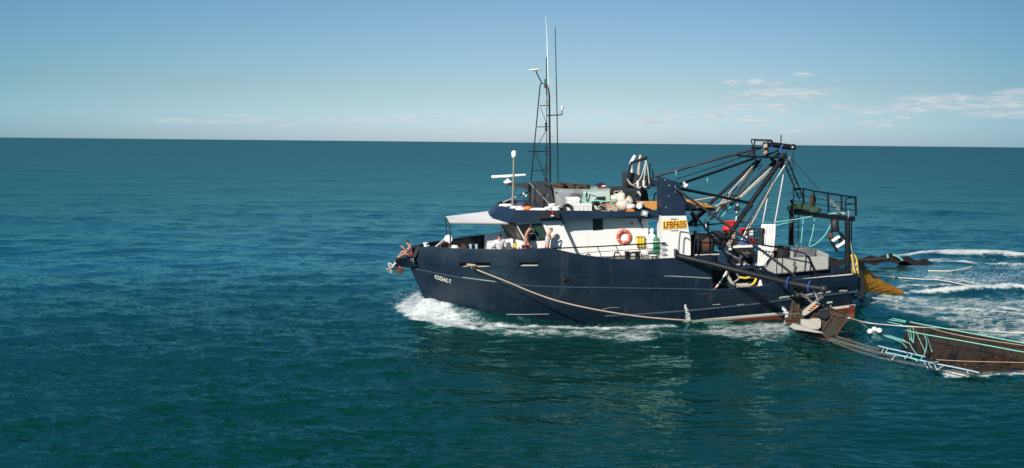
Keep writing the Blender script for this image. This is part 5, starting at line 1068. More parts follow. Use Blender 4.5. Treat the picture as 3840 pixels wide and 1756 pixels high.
# under the hatch deck, seen through the bulwark opening
c = A(2676, 1090, -2.95); sv = thing('deck_scraper', 'long handled white deck scraper leaning in the bulwark opening', 'scraper', c); MB().tube(PP([(2731, 1008, -2.9), (2706, 1050, -3.05), (2682, 1083, -3.18)]), .04, 6).build('handle', 'whitep', sv); MB().tube(PP([(2699, 1060, -3.1), (2694, 1068, -3.12)]), .07, 8).build('grip', 'dgrey', sv); MB().tube(smooth(PP([(2675, 1083, -3.22), (2684, 1090, -3.22), (2697, 1092, -3.22)]), 4), .035, 6).build('blade', 'alu', sv); MB().tube(PP([(2686, 1077, -3.17), (2681, 1082, -3.18)]), .055, 6).build('socket', 'orangered', sv)
for i, (l, lab) in enumerate((([(2718, 1028), (2727, 1020), (2763, 1084), (2751, 1084)], 'weathered grey plank leaning in the bulwark opening'), ([(2726, 1060), (2733, 1058), (2756, 1086), (2738, 1086)], 'short grey plank below the leaning plank'))): tag(MB().prism(P(l, -2.75 - .1 * i), (0, .06, 0)).build('plank', 'concrete'), lab, 'plank', 'grey planks in the opening')
tag(MB().tube(smooth(PP([(2758, 1018, -2.6), (2764, 1030, -2.6), (2771, 1040, -2.6), (2767, 1048, -2.6), (2748, 1062, -2.6)]), 4), .04, 6).build('pipe_frame', 'alu', None, smooth=True), 'bent grey pipe beside the yellow hose', 'pipe')
ropeline('hose', 'yellow and orange hose looped below the deck edge', smooth(PP([(2773, 1040, -2.6), (2800, 1043, -2.6), (2816, 1034, -2.6), (2833, 1036, -2.6), (2834, 1050, -2.6), (2822, 1066, -2.7), (2800, 1075, -2.75), (2772, 1079, -2.8)]), 5), .06, 'yellow', 'hose')
crate('fish_crate', 'white crate held by the yellow hose in the opening', 'crate', 2812, 1030, 2838, 1045, -2.5, .4, 'whitep', group='crates on the working deck'); crate('fish_crate', 'low cream crate on the deck in the opening', 'crate', 2770, 1072, 2816, 1083, -2.9, .4, 'cream', group='crates on the working deck', bot=ZA)
c = A(2851, 1077, -2.9); cn = thing('traffic_cone', 'white and orange cone standing in the bulwark opening', 'cone', c); MB().box(c + V(0, 0, .02), (.32, .32, .05)).build('base', 'orangep', cn); MB().lathe(c + V(0, 0, .04), (0, 0, 1), [(0, .14), (.28, .05), (.32, .03)], 14).build('body', 'whitep', cn, smooth=True)
# stern: nets on the gallows and fish cage below it
gnet = MB(); rq = random.Random(5)
for k in range(16): u = k / 15; gnet.ball(A(2972 + 85 * u, 778 + 12 * u - 6 * math.sin(u * 3), 2.4 - 2.3 * u), rq.uniform(.14, .26), (1.4, 1.2, .8), 8, .5, k)
tag(gnet.build('net_heap', 'greennet', None, smooth='all'), 'dark green net bundled on the stern gallows platform', 'net'); tag(MB().ball(A(3047, 752, 1.4), .17, (1, 1, 2.1), 10, .5, 3).build('net_heap', 'brownnet'), 'upright brown net bundle against the gallows railing', 'net')
ropeline('mooring_line', 'pale mint line lying along the gallows platform', smooth(PP([(3100, 806, -.8), (3130, 800, -1.4), (3160, 798, -2.2)]), 4), .04, 'rope_g', 'line'); tag(MB().chain(PP([(3116, 752, -2.), (3150, 790, -2.6)]), .18, .03).build('shackle_chain', 'chain'), 'galvanised chain at the foot of the gallows wire', 'chain')
bk = thing('net_cage', 'black hanging frame with two white slats under the stern gallows', 'frame', A(3140, 915, -2.4)); yy = -2.4
MB().ball(A(3132, 845, yy), .24, (.9, .8, 1.5), 10, .35, 2).build('block', 'dgrey', bk, smooth='all')
for l, r in (([(3118, 820), (3125, 850), (3112, 885), (3116, 905), (3140, 942)], .06), ([(3134, 860), (3160, 882), (3172, 905)], .05), ([(3150, 880), (3152, 905), (3145, 925)], .09), ([(3120, 905), (3135, 938)], .06)): MB().tube(P(l, yy), r, 6).build('arm', 'black', bk, smooth=True)
MB().ball(A(3115, 885, yy), .14, (1, 1, 1.3), 8, .4).build('block', 'rust', bk, smooth='all')
for l in ([(3119, 904), (3148, 886)], [(3136, 927), (3173, 903)]): p, q_ = P(l, yy - .1); MB().box((p + q_) / 2, ((q_ - p).length, .18, .10), Matrix.Rotation(-math.atan2((q_ - p).z, (q_ - p).x), 3, 'Y'), .02).build('slat', 'lamp', bk)
for l, yy, lab in (([(2906, 833), (2990, 822), (3045, 811)], -1.5, 'upper mint line stretched from tarpaulin to gallows'), ([(2910, 846), (2985, 828), (3047, 812)], -1.4, 'lower mint line stretched from tarpaulin to gallows'), ([(3013, 817), (3009, 860), (3004, 915)], -1., 'mint line hanging straight down from the stretched lines'), ([(3055, 822), (3048, 870), (3033, 925)], -1., 'mint line slanting down to the hopper corner'), ([(3118, 838), (3095, 880), (3066, 910), (3038, 926)], -1.2, 'thick mint line curving from hanging frame to hopper corner')):
    ropeline('mint_line', lab, smooth(P(l, yy), 4), .023, 'rope_g', 'line', 'mint lines at the stern')
tag(MB().chain(P([(2978, 980), (2979, 1000), (2979, 1022)], -2.4), .2, .035).build('shackle_chain', 'chain'), 'pale shackle chain hanging in front of the hopper', 'chain')
mo = MB(); rq = random.Random(8)
for k in range(8): mo.ball(A(3196 + rq.uniform(-8, 10), 990 + k * 4, -2.6), .12, (1, 1, 1), 8, .5, k)
tag(mo.build('rope_tangle', 'cream', None), 'pale tangle of rope and weed at the stern corner post', 'rope')
for i, l in enumerate(([(3192, 955), (3200, 990), (3206, 1028)], [(3198, 950), (3212, 975), (3218, 1040)])): ropeline('weed_line', ('yellow weedy line hanging beside the gallows post', 'thicker yellow weedy line outside the gallows post')[i], smooth(P(l, -2.9 + .3 * i), 4), .05, 'yellow', 'line', 'weedy lines at the stern')
# ---- the trawl warps running up to the masthead
for i, (a, b, r, m, lab) in enumerate((((2660, 826, -.6), (2828, 616, -.2), .045, 'rope', 'lowest tan warp from the crossed braces to the masthead'), ((2668, 826, -.5), (2832, 612, 0), .045, 'rope_w', 'pale warp close beside the lowest tan warp'), ((2654, 815, .4), (2836, 607, .5), .03, 'rope_w', 'thin pale warp behind the two lowest warps'),
                                   ((2772, 740, -.5), (2900, 622, -.3), .045, 'rope_w', 'pale warp from the rig frame to the sheave block'), ((2778, 742, -.6), (2888, 643, -.3), .04, 'rope', 'tan warp below the sheave block'), ((2780, 728, -.3), (2865, 635, 0), .03, 'rope_g', 'mint warp in the middle of the rig'),
                                   ((2706, 812, -.4), (2760, 755, -.3), .04, 'rope_g', 'mint warp below the rig frame'), ((2694, 817, -.2), (2718, 780, -.2), .03, 'rope_b', 'short pale blue warp under the rig frame'), ((2655, 812, .3), (2680, 768, .3), .03, 'rope_b', 'short pale blue warp behind the orange panel'),
                                   ((2790, 852, -1.1), (2963, 590, -.4), .055, 'rope_w', 'thick pale warp from the red crate to the masthead sheave'), ((2800, 875, -1.3), (2900, 685, -.8), .05, 'rope', 'tan warp crossing the wire cage'), ((2745, 980, -1.6), (2818, 820, -1.2), .05, 'alu', 'grey stiff warp coming down onto the hatch deck'),
                                   ((2860, 838, -1.2), (2893, 658, -.5), .04, 'rope_w', 'pale warp running to the blue cap beside the tarpaulin'), ((2904, 845, -1.3), (2938, 655, -.5), .04, 'rope_w', 'rearmost pale warp above the tarpaulin'), ((2783, 846, -1.2), (2813, 766, -1.35), .035, 'rope_w', 'pale line hanging off the corner of the rig pipe'),
                                   ((2760, 836, -.8), (2763, 785, -.6), .05, 'rope_w', 'short pale line below the hanging block'), ((2600, 752, -.2), (2732, 732, -.4), .045, 'rope', 'tan warp from the orange panel to the rig frame'), ((2682, 773, -.6), (2770, 740, -.7), .05, 'rope', 'tan warp from the aft panel to the rig frame'),
                                   ((2835, 630, .2), (2856, 616, .2), .04, 'rope_g', 'short mint line below the masthead platform'), ((2842, 640, .2), (2858, 622, .2), .03, 'rope_b', 'short pale blue line below the masthead platform'), ((2946, 612, -.7), (2962, 590, -.6), .045, 'rope', 'short tan tail at the masthead sheave'))):
    ropeline('trawl_warp', lab, sag(A(*a), A(*b), .02 if i < 3 else .0, 4), r * .78, m, 'rope', 'warps in the trawl rig')
for x, y, yy, lab in ((2717, 776, -.5, 'black snatch block below the rig frame'), (2764, 783, -.6, 'black hanging block with pale shackle')):
    c = A(x, y, yy); t_ = thing('snatch_block', lab, 'block', c, 'blocks in the trawl rig'); MB().lathe(c + V(0, .07, 0), (0, -1, 0), [(0, .13), (.04, .15), (.10, .15), (.14, .13)], 14).build('cheek', 'dgrey', t_); MB().tube([c + V(0, 0, .1), c + V(.03, 0, .25)], .04, 6).build('shackle', 'rope_w', t_)
tag(MB().ball(A(2871, 560, -.7), .12, (1.1, 1, 2.6), 10, .5, 6).tube(PP([(2871, 538, -.7), (2870, 530, -.7)]), .03, 6).build('rope_hank', 'rope', None), 'hank of brown rope hung on the masthead rail', 'rope')
tag(MB().tube(PP([(2646, 820, -.6), (2646, 868, -.6)]), .05, 8).build('fluorescent_tube', 'lamp'), 'white upright lamp tube between the crossed braces', 'lamp')
for a, b, yy, lab in (((2534, 640), (2536, 664), -1.9, 'short aqua tail hanging from the upper stay'), ((2651, 669), (2655, 690), -2., 'short aqua tail hanging from the lower stay')): ropeline('tail_line', lab, P([a, b], yy), .02, 'rope_g', 'line', 'aqua tails on the stays')

# ------------------------------------------------------------------ trawl doors, chains and nets alongside
def tilt(l, y0, k=.004, ref=1200): return [A(x, y, y0 - (y - ref) * k) for x, y in l]
d1 = [(3017, 1158), (3075, 1140), (3109, 1154), (3171, 1177), (3180, 1188), (3139, 1256), (3109, 1262), (3079, 1258), (3008, 1240), (2992, 1225), (3008, 1195)]
c = A(3090, 1205, -7.1); td = thing('otter_board', 'rusty trawl door with pale foils and an orange striped plate hanging from the boom end', 'trawl door', c, 'trawl doors')
pf = tilt(d1, -7.1); MB().loft([pf, [p + V(0, .14, .03) for p in pf]]).build('board', 'olive', td)
MB().loft([tilt([(2990, 1226), (3008, 1240), (3079, 1258), (3109, 1262), (3112, 1277), (3108, 1278), (3078, 1272), (3008, 1250), (2992, 1243)], -7.15), [p + V(0, .4, .0) for p in tilt([(2990, 1226), (3008, 1240), (3079, 1258), (3109, 1262), (3112, 1277), (3108, 1278), (3078, 1272), (3008, 1250), (2992, 1243)], -7.15)]]).build('shoe', 'rust', td)
for l in ([(3127, 1179), (3084, 1239)], [(3127, 1179), (3172, 1210)], [(3180, 1189), (3137, 1257)], [(3171, 1177), (3105, 1152)], [(3118, 1192), (3160, 1222)], [(3064, 1160), (3040, 1200)], [(3064, 1160), (3086, 1168)]): MB().tube(tilt(l, -7.17), .032, 6).build('stiffener', 'rust', td)
MB().loft([tilt([(3080, 1166), (3105, 1160), (3112, 1190), (3095, 1202), (3070, 1190), (3060, 1186)], -7.18), tilt([(3082, 1170), (3103, 1164), (3108, 1188), (3094, 1198), (3072, 1188), (3064, 1184)], -7.30)]).build('bracket', 'dgrey', td)
MB().prism(tilt([(3113, 1168), (3160, 1182), (3165, 1190), (3140, 1186), (3115, 1178)], -7.16), (0, -.03, 0)).build('patch', 'rust', td)
for l, y0, d_, name, m in (([(3006, 1198), (3040, 1200), (3050, 1195), (3074, 1195.5), (3079, 1206), (3078, 1227), (3068, 1235), (3040, 1233), (3006, 1227)], -7.35, .10, 'foil', 'concrete'), ([(2972, 1232), (2988, 1219), (3017, 1225), (3045, 1236), (3089, 1250), (3060, 1248), (3017, 1241), (2978, 1236)], -7.65, .35, 'foil', 'concrete'),
                           ([(3059, 1128), (3077, 1138), (3076, 1144), (3031, 1177), (3018, 1184), (3010, 1182), (3012, 1167)], -7.45, .06, 'striped_plate', 'concrete')):
    f_ = MB().prism(tilt(l, y0), (0, d_, 0)).build(name, m, td)
a_, b_, c_, d2 = tilt([(3029, 1166), (3057, 1139), (3071, 1141), (3040, 1168)], -7.455)
for k in range(7):
    u0_, u1_ = k / 7, (k + 1) / 7; MB().add([a_.lerp(b_, u0_), a_.lerp(b_, u1_), d2.lerp(c_, u1_), d2.lerp(c_, u0_)], [(0, 1, 2, 3)]).build('stripe', 'orangep' if k % 2 else 'dgrey', f_)
d2_ = [(2978, 1112), (3004, 1100), (3029, 1142), (3022, 1200), (3000, 1222), (2976, 1222), (2957, 1208), (2964, 1168)]
td2 = thing('otter_board', 'brown trawl door hanging behind the pale foiled one, against the hull', 'trawl door', A(2990, 1165, -5.9), 'trawl doors')
pf = tilt(d2_, -5.9); MB().loft([pf, [p + V(0, .14, 0) for p in pf]]).build('board', 'olive', td2)
for l in ([(2977, 1112), (2965, 1200)], [(3001, 1122), (2992, 1180)], [(2970, 1162), (2996, 1168)], [(3004, 1104), (3026, 1142)], [(2962, 1190), (3010, 1196)]): MB().tube(tilt(l, -5.97), .035, 6).build('stiffener', 'rust', td2)
MB().loft([tilt([(2957, 1195), (3008, 1200), (3006, 1222), (2976, 1228), (2952, 1212)], -5.97), [p + V(0, .3, 0) for p in tilt([(2957, 1195), (3008, 1200), (3006, 1222), (2976, 1228), (2952, 1212)], -5.97)]]).build('shoe', 'rust', td2)
for k, (x, y) in enumerate(((2984, 1090), (2996, 1098), (2990, 1108))): tag(MB().ball(A(x, y, -6.6), .16, (1, 1, 1), 8, .4, k).build('shackle', ('dgrey', 'rust', 'dgrey')[k], None, smooth='all'), ('upper black shackle below the outrigger boom', 'brown shackle between boom and trawl door', 'lower black shackle on the brown trawl door')[k], 'shackle', 'shackles below the boom')
for l, yy, lab in (([(3068, 1124), (3062, 1128), (3058, 1132)], -7.45, 'short shackle chain above the striped plate'), ([(3092, 1100), (3080, 1115), (3066, 1130)], -7.5, 'reddish chain from boom end to striped plate'), ([(3003, 1098), (3030, 1120), (3048, 1140)], -6.8, 'dark backstrop chain between the two trawl doors')): tag(MB().chain(P(l, yy), .16, .028).build('shackle_chain', 'chain'), lab, 'chain')
for l, yy, lab in (([(3180, 1186, .9), (3230, 1210, .5), (3252, 1230, .25)], .1, 'chain from the trawl door to the white floats'), ([(3135, 1262, .2), (3270, 1303), (3300, 1310, .2)], .25, 'upper towing chain from the trawl door to the blue footrope'), ([(3112, 1272, .1), (3250, 1313), (3370, 1340, .1)], .25, 'middle towing chain between trawl door and net'),
                   ([(3110, 1276, .1), (3200, 1312), (3300, 1342), (3440, 1368), (3573, 1398)], .2, 'lowest ground chain running from trawl door along the net'), ([(3116, 1268, .1), (3190, 1292), (3330, 1328), (3400, 1345)], .25, 'second towing chain close to the ground chain')):
    tag(MB().chain(N(l, yy), .15, .011).build('ground_chain', 'chain'), lab, 'chain', 'chains to the near net')
for k, (x, y, r) in enumerate(((3262, 1243, .135), (3279, 1235, .13), (3297, 1240, .135))): tag(MB().ball(SEA(x, y, .12), r, (1, 1, .95), 14).build('net_float', 'whitep', None, smooth='all'), ('leftmost of three white net floats near the trawl door', 'middle one of three white net floats near the trawl door', 'rightmost of three white net floats near the trawl door')[k], 'float', 'white net floats')
# near net: a sheet of brown mesh from headline to footrope
head = N([(3411, 1207), (3470, 1219), (3597, 1242), (3720, 1265), (3840, 1287), (4000, 1312), (4300, 1350)], 1.0)
foot = N([(3374, 1312), (3440, 1336), (3515, 1372), (3600, 1394), (3700, 1396), (3860, 1384), (4200, 1372)], .12)
nh, nf_ = resample(smooth(head, 6), .3), resample(smooth(foot, 6), .3); NU, NV = 80, 18; rows = []
for i in range(NU + 1):
    a = nh[int(i / NU * (len(nh) - 1))]; b = nf_[int(i / NU * (len(nf_) - 1))]
    rows.append([a.lerp(b, j / NV) + V(0, .10 * mnoise.noise(Vector((i * .21, j * .23, 3.))), -.16 * math.sin(math.pi * j / NV) * (1 - j / NV) + .14 * mnoise.noise(Vector((i * .13, j * .17, .5))) + .05 * mnoise.noise(Vector((i * .4, j * .45, 7.)))) for j in range(NV + 1)])
nt2 = thing('trawl_net', 'long brown trawl net towed on the near side, edged with mint and blue ropes', 'net', SEA(3600, 1320, .1))
MB().loft(rows, False, False).build('mesh', 'trawl', nt2, smooth='all')
for l, yy, r, m, nm in (([(3411, 1207), (3470, 1219), (3597, 1242), (3720, 1265), (3840, 1287), (4100, 1330)], 1.08, .024, 'rope_g', 'headline'), ([(3385, 1236), (3460, 1253), (3600, 1277), (3720, 1299), (3840, 1321), (4100, 1365)], 1.0, .022, 'rope_g', 'side_line'), ([(3480, 1230), (3620, 1262), (3840, 1296)], 1.0, .016, 'rope', 'side_line'),
                    ([(3292, 1297), (3343, 1310), (3360, 1313), (3441, 1332), (3470, 1339)], .38, .027, 'rope_b', 'footrope'), ([(3320, 1322), (3370, 1332), (3480, 1358), (3600, 1382), (3672, 1398)], .38, .027, 'rope_b', 'footrope'), ([(3390, 1336), (3440, 1350), (3460, 1352)], .38, .03, 'rope_g', 'footrope'),
                    ([(3310, 1255), (3400, 1284), (3413, 1292), (3420, 1305), (3440, 1333)], .75, .02, 'rope_g', 'bridle'), ([(3316, 1260), (3375, 1281), (3400, 1305)], .75, .018, 'rope_g', 'bridle'), ([(3325, 1255), (3395, 1278)], .75, .016, 'rope_g', 'bridle'), ([(3326, 1207), (3384, 1218)], .75, .016, 'rope_g', 'bridle'), ([(3335, 1199), (3395, 1209)], .75, .02, 'rope_g', 'bridle'), ([(3345, 1194), (3398, 1205)], .75, .02, 'rope_g', 'bridle'),
                    ([(3465, 1253), (3475, 1285), (3470, 1320), (3455, 1345), (3435, 1355)], .95, .022, 'rope_g', 'loop_line'), ([(3432, 1238), (3455, 1290), (3470, 1322)], .95, .018, 'rope_g', 'loop_line'), ([(3412, 1224), (3420, 1280)], .95, .02, 'rope_g', 'loop_line'), ([(3424, 1224), (3427, 1255), (3424, 1285)], .95, .02, 'rope_g', 'loop_line'), ([(3404, 1230), (3413, 1275)], .95, .018, 'rope_g', 'loop_line'), ([(3475, 1257), (3495, 1320)], .95, .012, 'rope_g', 'loop_line'),
                    ([(3510, 1349), (3620, 1355), (3840, 1360), (4000, 1362)], .55, .014, 'rope', 'belly_line'), ([(3490, 1359), (3520, 1357)], .5, .022, 'rope', 'toggle'), ([(3490, 1347), (3528, 1322)], .75, .03, 'brownnet', 'mesh_fold')):
    MB().tube(smooth(N(l, yy), 4), r, 6).build(nm, m, nt2, smooth='all')
for x0, y0, x1, y1 in ((3331, 1306, 3322, 1320), (3313, 1309, 3307, 1322), (3358, 1334, 3345, 1348), (3404, 1330, 3394, 1345), (3422, 1328, 3416, 1337), (3466, 1362, 3478, 1380), (3482, 1364, 3492, 1378), (3505, 1368, 3512, 1386), (3536, 1374, 3516, 1385), (3626, 1390, 3630, 1400)): MB().tube(N([(x0, y0), (x1, y1)], .38), .022, 6).build('dropper', 'rope_w', nt2)
ropeline('lazy_line', 'long pale lazy line trailing from the stern past the top of the brown net', smooth(N([(3180, 1192, .9), (3260, 1212, .5), (3400, 1224, .9), (3560, 1234, .5), (3700, 1242), (3860, 1251)], .35), 5), .028, 'rope_w', 'line')
# orange cod end hanging from the stern
e0, e1, e2 = [(3222, 985, 1.), (3236, 1000, 1.), (3300, 1050, 2.2), (3360, 1080, 3.2), (3405, 1103, 3.7)], [(3224, 1050, -.5), (3240, 1095, .0), (3300, 1099, 1.8), (3360, 1107, 3.), (3406, 1108, 3.6)], 0
ra, rb_ = resample(smooth(PP(e0), 6), .12), resample(smooth(PP(e1), 6), .12); rows = []
for i in range(41):
    a, b = ra[int(i / 40 * (len(ra) - 1))], rb_[int(i / 40 * (len(rb_) - 1))]
    rows.append([a.lerp(b, j / 12) + V(0, -.30 * math.sin(math.pi * j / 12) * (1 - i / 44) + .05 * math.sin(i * .9 + j * 1.7), .04 * math.sin(i * .7 + j)) for j in range(13)])
ce = thing('cod_end_net', 'orange cod end net hanging from the stern into the wake', 'net', A(3300, 1080, 1.5)); MB().loft(rows, False, False).build('mesh', 'cod', ce, smooth='all'); MB().tube(ra, .03, 6).build('edge_rope', 'cod', ce, smooth='all')
ap = MB(); rows = []
for i in range(9): rows.append([A(3218 + 3 * i + .9 * j * (1 if i > 4 else .7), 985 + 9 * j, -1.4 + .1 * math.sin(i * 1.7 + j) + .3 * i) for j in range(14)])
tag(ap.loft(rows, False, False).build('chafing_mat', 'brownnet', None), 'dark shaggy chafing mat hanging down the transom beside the orange net', 'mat')
# far net with its own headline, beyond the stern
fnr = PP([(3100, 972, 14.), (3170, 968, 14.4), (3260, 964, 14.8), (3310, 957, 15.), (3345, 955, 15.), (3380, 961, 15.2), (3430, 970, 15.6), (3490, 978, 16.)]); q_ = resample(smooth(fnr, 5), .35); fn = thing('trawl_net', 'wet black trawl net floating in the wake on the far side', 'net', A(3300, 975, 15))
MB().loft([[p + V(0, s_ * .8, -abs(s_) * .40 + (.12 * math.sin(i * 1.3 + s_ * 3))) for s_ in (-1, -.5, 0, .5, 1)] for i, p in enumerate(q_)], False, False).build('mesh', 'wetnet', fn, smooth='all')
for l in ([(3328, 954), (3330, 968)], [(3350, 956), (3368, 964), (3384, 977)]): MB().tube(smooth(P(l, 14.2), 4), .07, 6).build('headline', 'rope_g', fn)
MB().tube(smooth(P([(3190, 975), (3250, 974), (3320, 968)], 14.), 4), .05, 6).build('side_line', 'brownnet', fn)
ropeline('lazy_line', 'pale line sagging across the wake behind the stern', smooth([V(*SEA(a, b, .1)) for a, b in ((3480, 1016), (3560, 1017), (3600, 1011), (3650, 1000))], 4), .05, 'rope_w', 'line')
ropeline('lazy_line', 'pale line running from the orange net into the wake', smooth([A(3240, 1027, 1.0)] + [V(*SEA(a, b, .15)) for a, b in ((3330, 1038), (3450, 1047), (3520, 1050), (3620, 1068), (3720, 1084))], 4), .035, 'rope_w', 'line')

# ------------------------------------------------------------------ people
def skin(name, J, E, m, parent=None, org=None, root='pelvis', sub=1):
    names = list(J); idx_ = {k: i for i, k in enumerate(names)}; me = bpy.data.meshes.new(name); o_ = bpy.data.objects.new(name, me); COL.objects.link(o_)
    org = ORG[parent.as_pointer()] if parent is not None else Vector(org)
    me.from_pydata([tuple(J[k][0] - org) for k in names], [(idx_[a], idx_[b]) for a, b in E], [])
    sk = o_.modifiers.new('skin', 'SKIN'); sk.use_smooth_shade = True; ly = me.skin_vertices[0].data
    for k in names: r = J[k][1]; ly[idx_[k]].radius = r if isinstance(r, tuple) else (r, r)
    if root in idx_: ly[idx_[root]].use_root = True
    ss = o_.modifiers.new('sub', 'SUBSURF'); ss.levels = sub; ss.render_levels = sub
    bpy.context.view_layer.update(); nm = bpy.data.meshes.new_from_object(o_.evaluated_get(bpy.context.evaluated_depsgraph_get())); o_.modifiers.clear(); o_.data = nm; bpy.data.meshes.remove(me); nm.name = name
    nm.materials.clear(); nm.materials.append(M[m]); nm.polygons.foreach_set('use_smooth', [True] * len(nm.polygons))
    if parent is not None: o_.parent = parent
    else: o_.matrix_world = BM @ Matrix.Translation(org)
    ORG[o_.as_pointer()] = org; return o_
def hand(J, E, s, wrist, aim, across, curl=.5):
    """palm, four unequal bent fingers and a thumb from the side of the palm"""
    aim = aim.normalized(); across = (across - aim * across.dot(aim)).normalized(); dn = aim.cross(across); pm = wrist + aim * .06
    J['palm' + s] = (pm, (.034, .022)); E.append(('wrist' + s, 'palm' + s))
    for k, (o, L) in enumerate(((-.030, .066), (-.010, .076), (.011, .071), (.030, .056))):
        b_ = pm + aim * .032 + across * o; m_ = b_ + aim * L * .5 + dn * L * .2 * curl; t_ = m_ + aim * L * .4 + dn * L * .5 * curl
        for nme, p, r in (('f%d0' % k, b_, .010), ('f%d1' % k, m_, .009), ('f%d2' % k, t_, .008)): J[nme + s] = (p, r)
        E += [('palm' + s, 'f%d0' % k + s), ('f%d0' % k + s, 'f%d1' % k + s), ('f%d1' % k + s, 'f%d2' % k + s)]
    b_ = pm - across * .036 - aim * .02; J['t0' + s] = (b_, .012); J['t1' + s] = (b_ - across * .02 + aim * .03 + dn * .01, .010); J['t2' + s] = (b_ - across * .018 + aim * .055 + dn * .02, .008); E += [('palm' + s, 't0' + s), ('t0' + s, 't1' + s), ('t1' + s, 't2' + s)]
def person(label, Jp, face, hair, skinm='skin', bald=False):
    """Jp: joint name -> point; a single skinned body, then hair, eyes and clothing as children"""
    R_ = dict(pelvis=(.15, .11), waist=(.135, .095), chest=(.165, .105), neck=.066, skull=.078, headc=(.082, .098), crown=.062, shoL=.062, elbL=.045, wristL=.032, shoR=.062, elbR=.045, wristR=.032, hipL=.095, kneeL=.062, anklL=.042, toeL=.036, hipR=.095, kneeR=.062, anklR=.042, toeR=.036)
    face = Vector(face).normalized(); J = {k: (Vector(p), R_[k]) for k, p in Jp.items()}
    upd = (J['headc'][0] - J['neck'][0]).normalized(); f_ = (face - upd * face.dot(upd)).normalized(); sd_ = f_.cross(upd); hc = J['headc'][0]
    J['skull'] = (J['neck'][0].lerp(hc, .55) + f_ * .015, R_['skull']); J['crown'] = (hc + upd * .085, R_['crown'])
    J['nose'] = (hc + f_ * .102 - upd * .005, .014); J['chin'] = (J['skull'][0] + f_ * .055 - upd * .015, .035); J['mouth'] = (hc + f_ * .088 - upd * .045, .02)
    for s, q in (('L', -1), ('R', 1)): J['ear' + s] = (hc + sd_ * q * .088 - f_ * .01, .016)
    E = [('pelvis', 'waist'), ('waist', 'chest'), ('chest', 'neck'), ('neck', 'skull'), ('skull', 'headc'), ('headc', 'crown'), ('headc', 'nose'), ('skull', 'chin'), ('headc', 'mouth'), ('headc', 'earL'), ('headc', 'earR')]
    for s in 'LR':
        E += [('chest', 'sho' + s), ('sho' + s, 'elb' + s), ('elb' + s, 'wrist' + s), ('pelvis', 'hip' + s), ('hip' + s, 'knee' + s), ('knee' + s, 'ankl' + s), ('ankl' + s, 'toe' + s)]
        hand(J, E, s, J['wrist' + s][0], J['wrist' + s][0] - J['elb' + s][0], Vector((0, 0, 1)) if abs((J['wrist' + s][0] - J['elb' + s][0]).normalized().z) < .8 else Vector((1, 0, 0)))
    base = Vector((J['pelvis'][0].x, J['pelvis'][0].y, min(J['anklL'][0].z, J['anklR'][0].z) - .06))
    o_ = skin('person', J, E, skinm, None, base); tag(o_, label, 'person', None)
    hb_ = MB(); n_ = 14
    rings = []
    for th, rr in ((.02, .2), (.5, .62), (.95, .92), (1.35, 1.03), (1.75, 1.0), (2.1, .86)):
        rings.append([hc + upd * (.030 + .098 * math.cos(th)) - f_ * .014 + (f_ * math.cos(2 * math.pi * k / n_) * (.088 - (.05 * (th - .9) * max(0, math.cos(2 * math.pi * k / n_)) * (th > 1))) + sd_ * math.sin(2 * math.pi * k / n_) * .083) * rr for k in range(n_)])
    hb_.loft(rings).build('hair', hair, o_, smooth='all')
    for q in (-1, 1): MB().ball(hc + f_ * .092 + sd_ * q * .032 + upd * .015, .011, (1, 1, 1), 8).build('eye', 'hair_d', o_)
    return o_, J
def wear(o_, J, keys, E, m, name, grow=.018, cut=None):
    K = {}
    for k in keys:
        p, r = J[k]; r = r if isinstance(r, tuple) else (r, r); K[k] = (p, (r[0] + grow, r[1] + grow))
    for k, (a, b, u, r) in (cut or {}).items(): K[k] = (J[a][0].lerp(J[b][0], u), (r, r))
    return skin(name, K, E, m, o_, root=keys[0])
TOP = [('waist', 'chest'), ('chest', 'shoL'), ('chest', 'shoR'), ('pelvis', 'waist')]
def standing(x, y, yy, lean, zdeck, face, hx):
    """rough standing skeleton around the hip pixel; fore-and-aft offsets follow the boat's x axis"""
    p = A(x, y, yy); p.z = zdeck + .92
    J = dict(pelvis=p, waist=p + V(lean * .35, 0, .20), chest=p + V(lean * .8, 0, .42)); q = V(face[1], -face[0], 0).normalized()
    for s, k in (('L', -1), ('R', 1)):
        J['hip' + s] = p + q * k * .09 - V(0, 0, .06); J['knee' + s] = p + q * k * .10 + V(face[0] * .03 * (1 + k), face[1] * .03, -.47); J['ankl' + s] = p + q * k * .11 + V(0, 0, -.85); J['toe' + s] = J['ankl' + s] + Vector(face) * .16 - V(0, 0, .04)
        J['sho' + s] = J['chest'] + q * k * .19 + V(0, 0, .06)
    J['neck'] = J['chest'] + V(hx * .4, 0, .15); J['headc'] = J['neck'] + V(hx * .6, 0, .15); return J
# man sitting on the bow platform, knees drawn up
J = dict(pelvis=A(1541, 954, -.15), waist=A(1543, 944, -.15), chest=A(1541, 931, -.15), neck=A(1536, 920, -.15), headc=A(1529, 911, -.15), shoL=A(1536, 929, .04), shoR=A(1539, 929, -.33), elbL=A(1523, 938, .08), elbR=A(1525, 944, -.38), wristL=A(1511, 928, .0), wristR=A(1513, 930, -.28),
         hipL=A(1537, 955, -.05), hipR=A(1537, 956, -.25), kneeL=A(1509, 942, -.02), kneeR=A(1513, 953, -.40), anklL=A(1497, 962, -.05), anklR=A(1499, 964, -.22), toeL=A(1488, 964, -.08), toeR=A(1490, 965, -.25))
o_, J2 = person('shirtless man in patterned shorts sitting on the bow platform holding his hands to his face', J, (-1, 0, -.25), 'hair_d'); wear(o_, J2, ['pelvis', 'hipL', 'hipR', 'mL', 'mR'][:3], [('pelvis', 'hipL'), ('pelvis', 'hipR'), ('hipL', 'mL'), ('hipR', 'mR')], 'pattern', 'shorts', .022, {'mL': ('hipL', 'kneeL', .55, .095), 'mR': ('hipR', 'kneeR', .55, .095)})
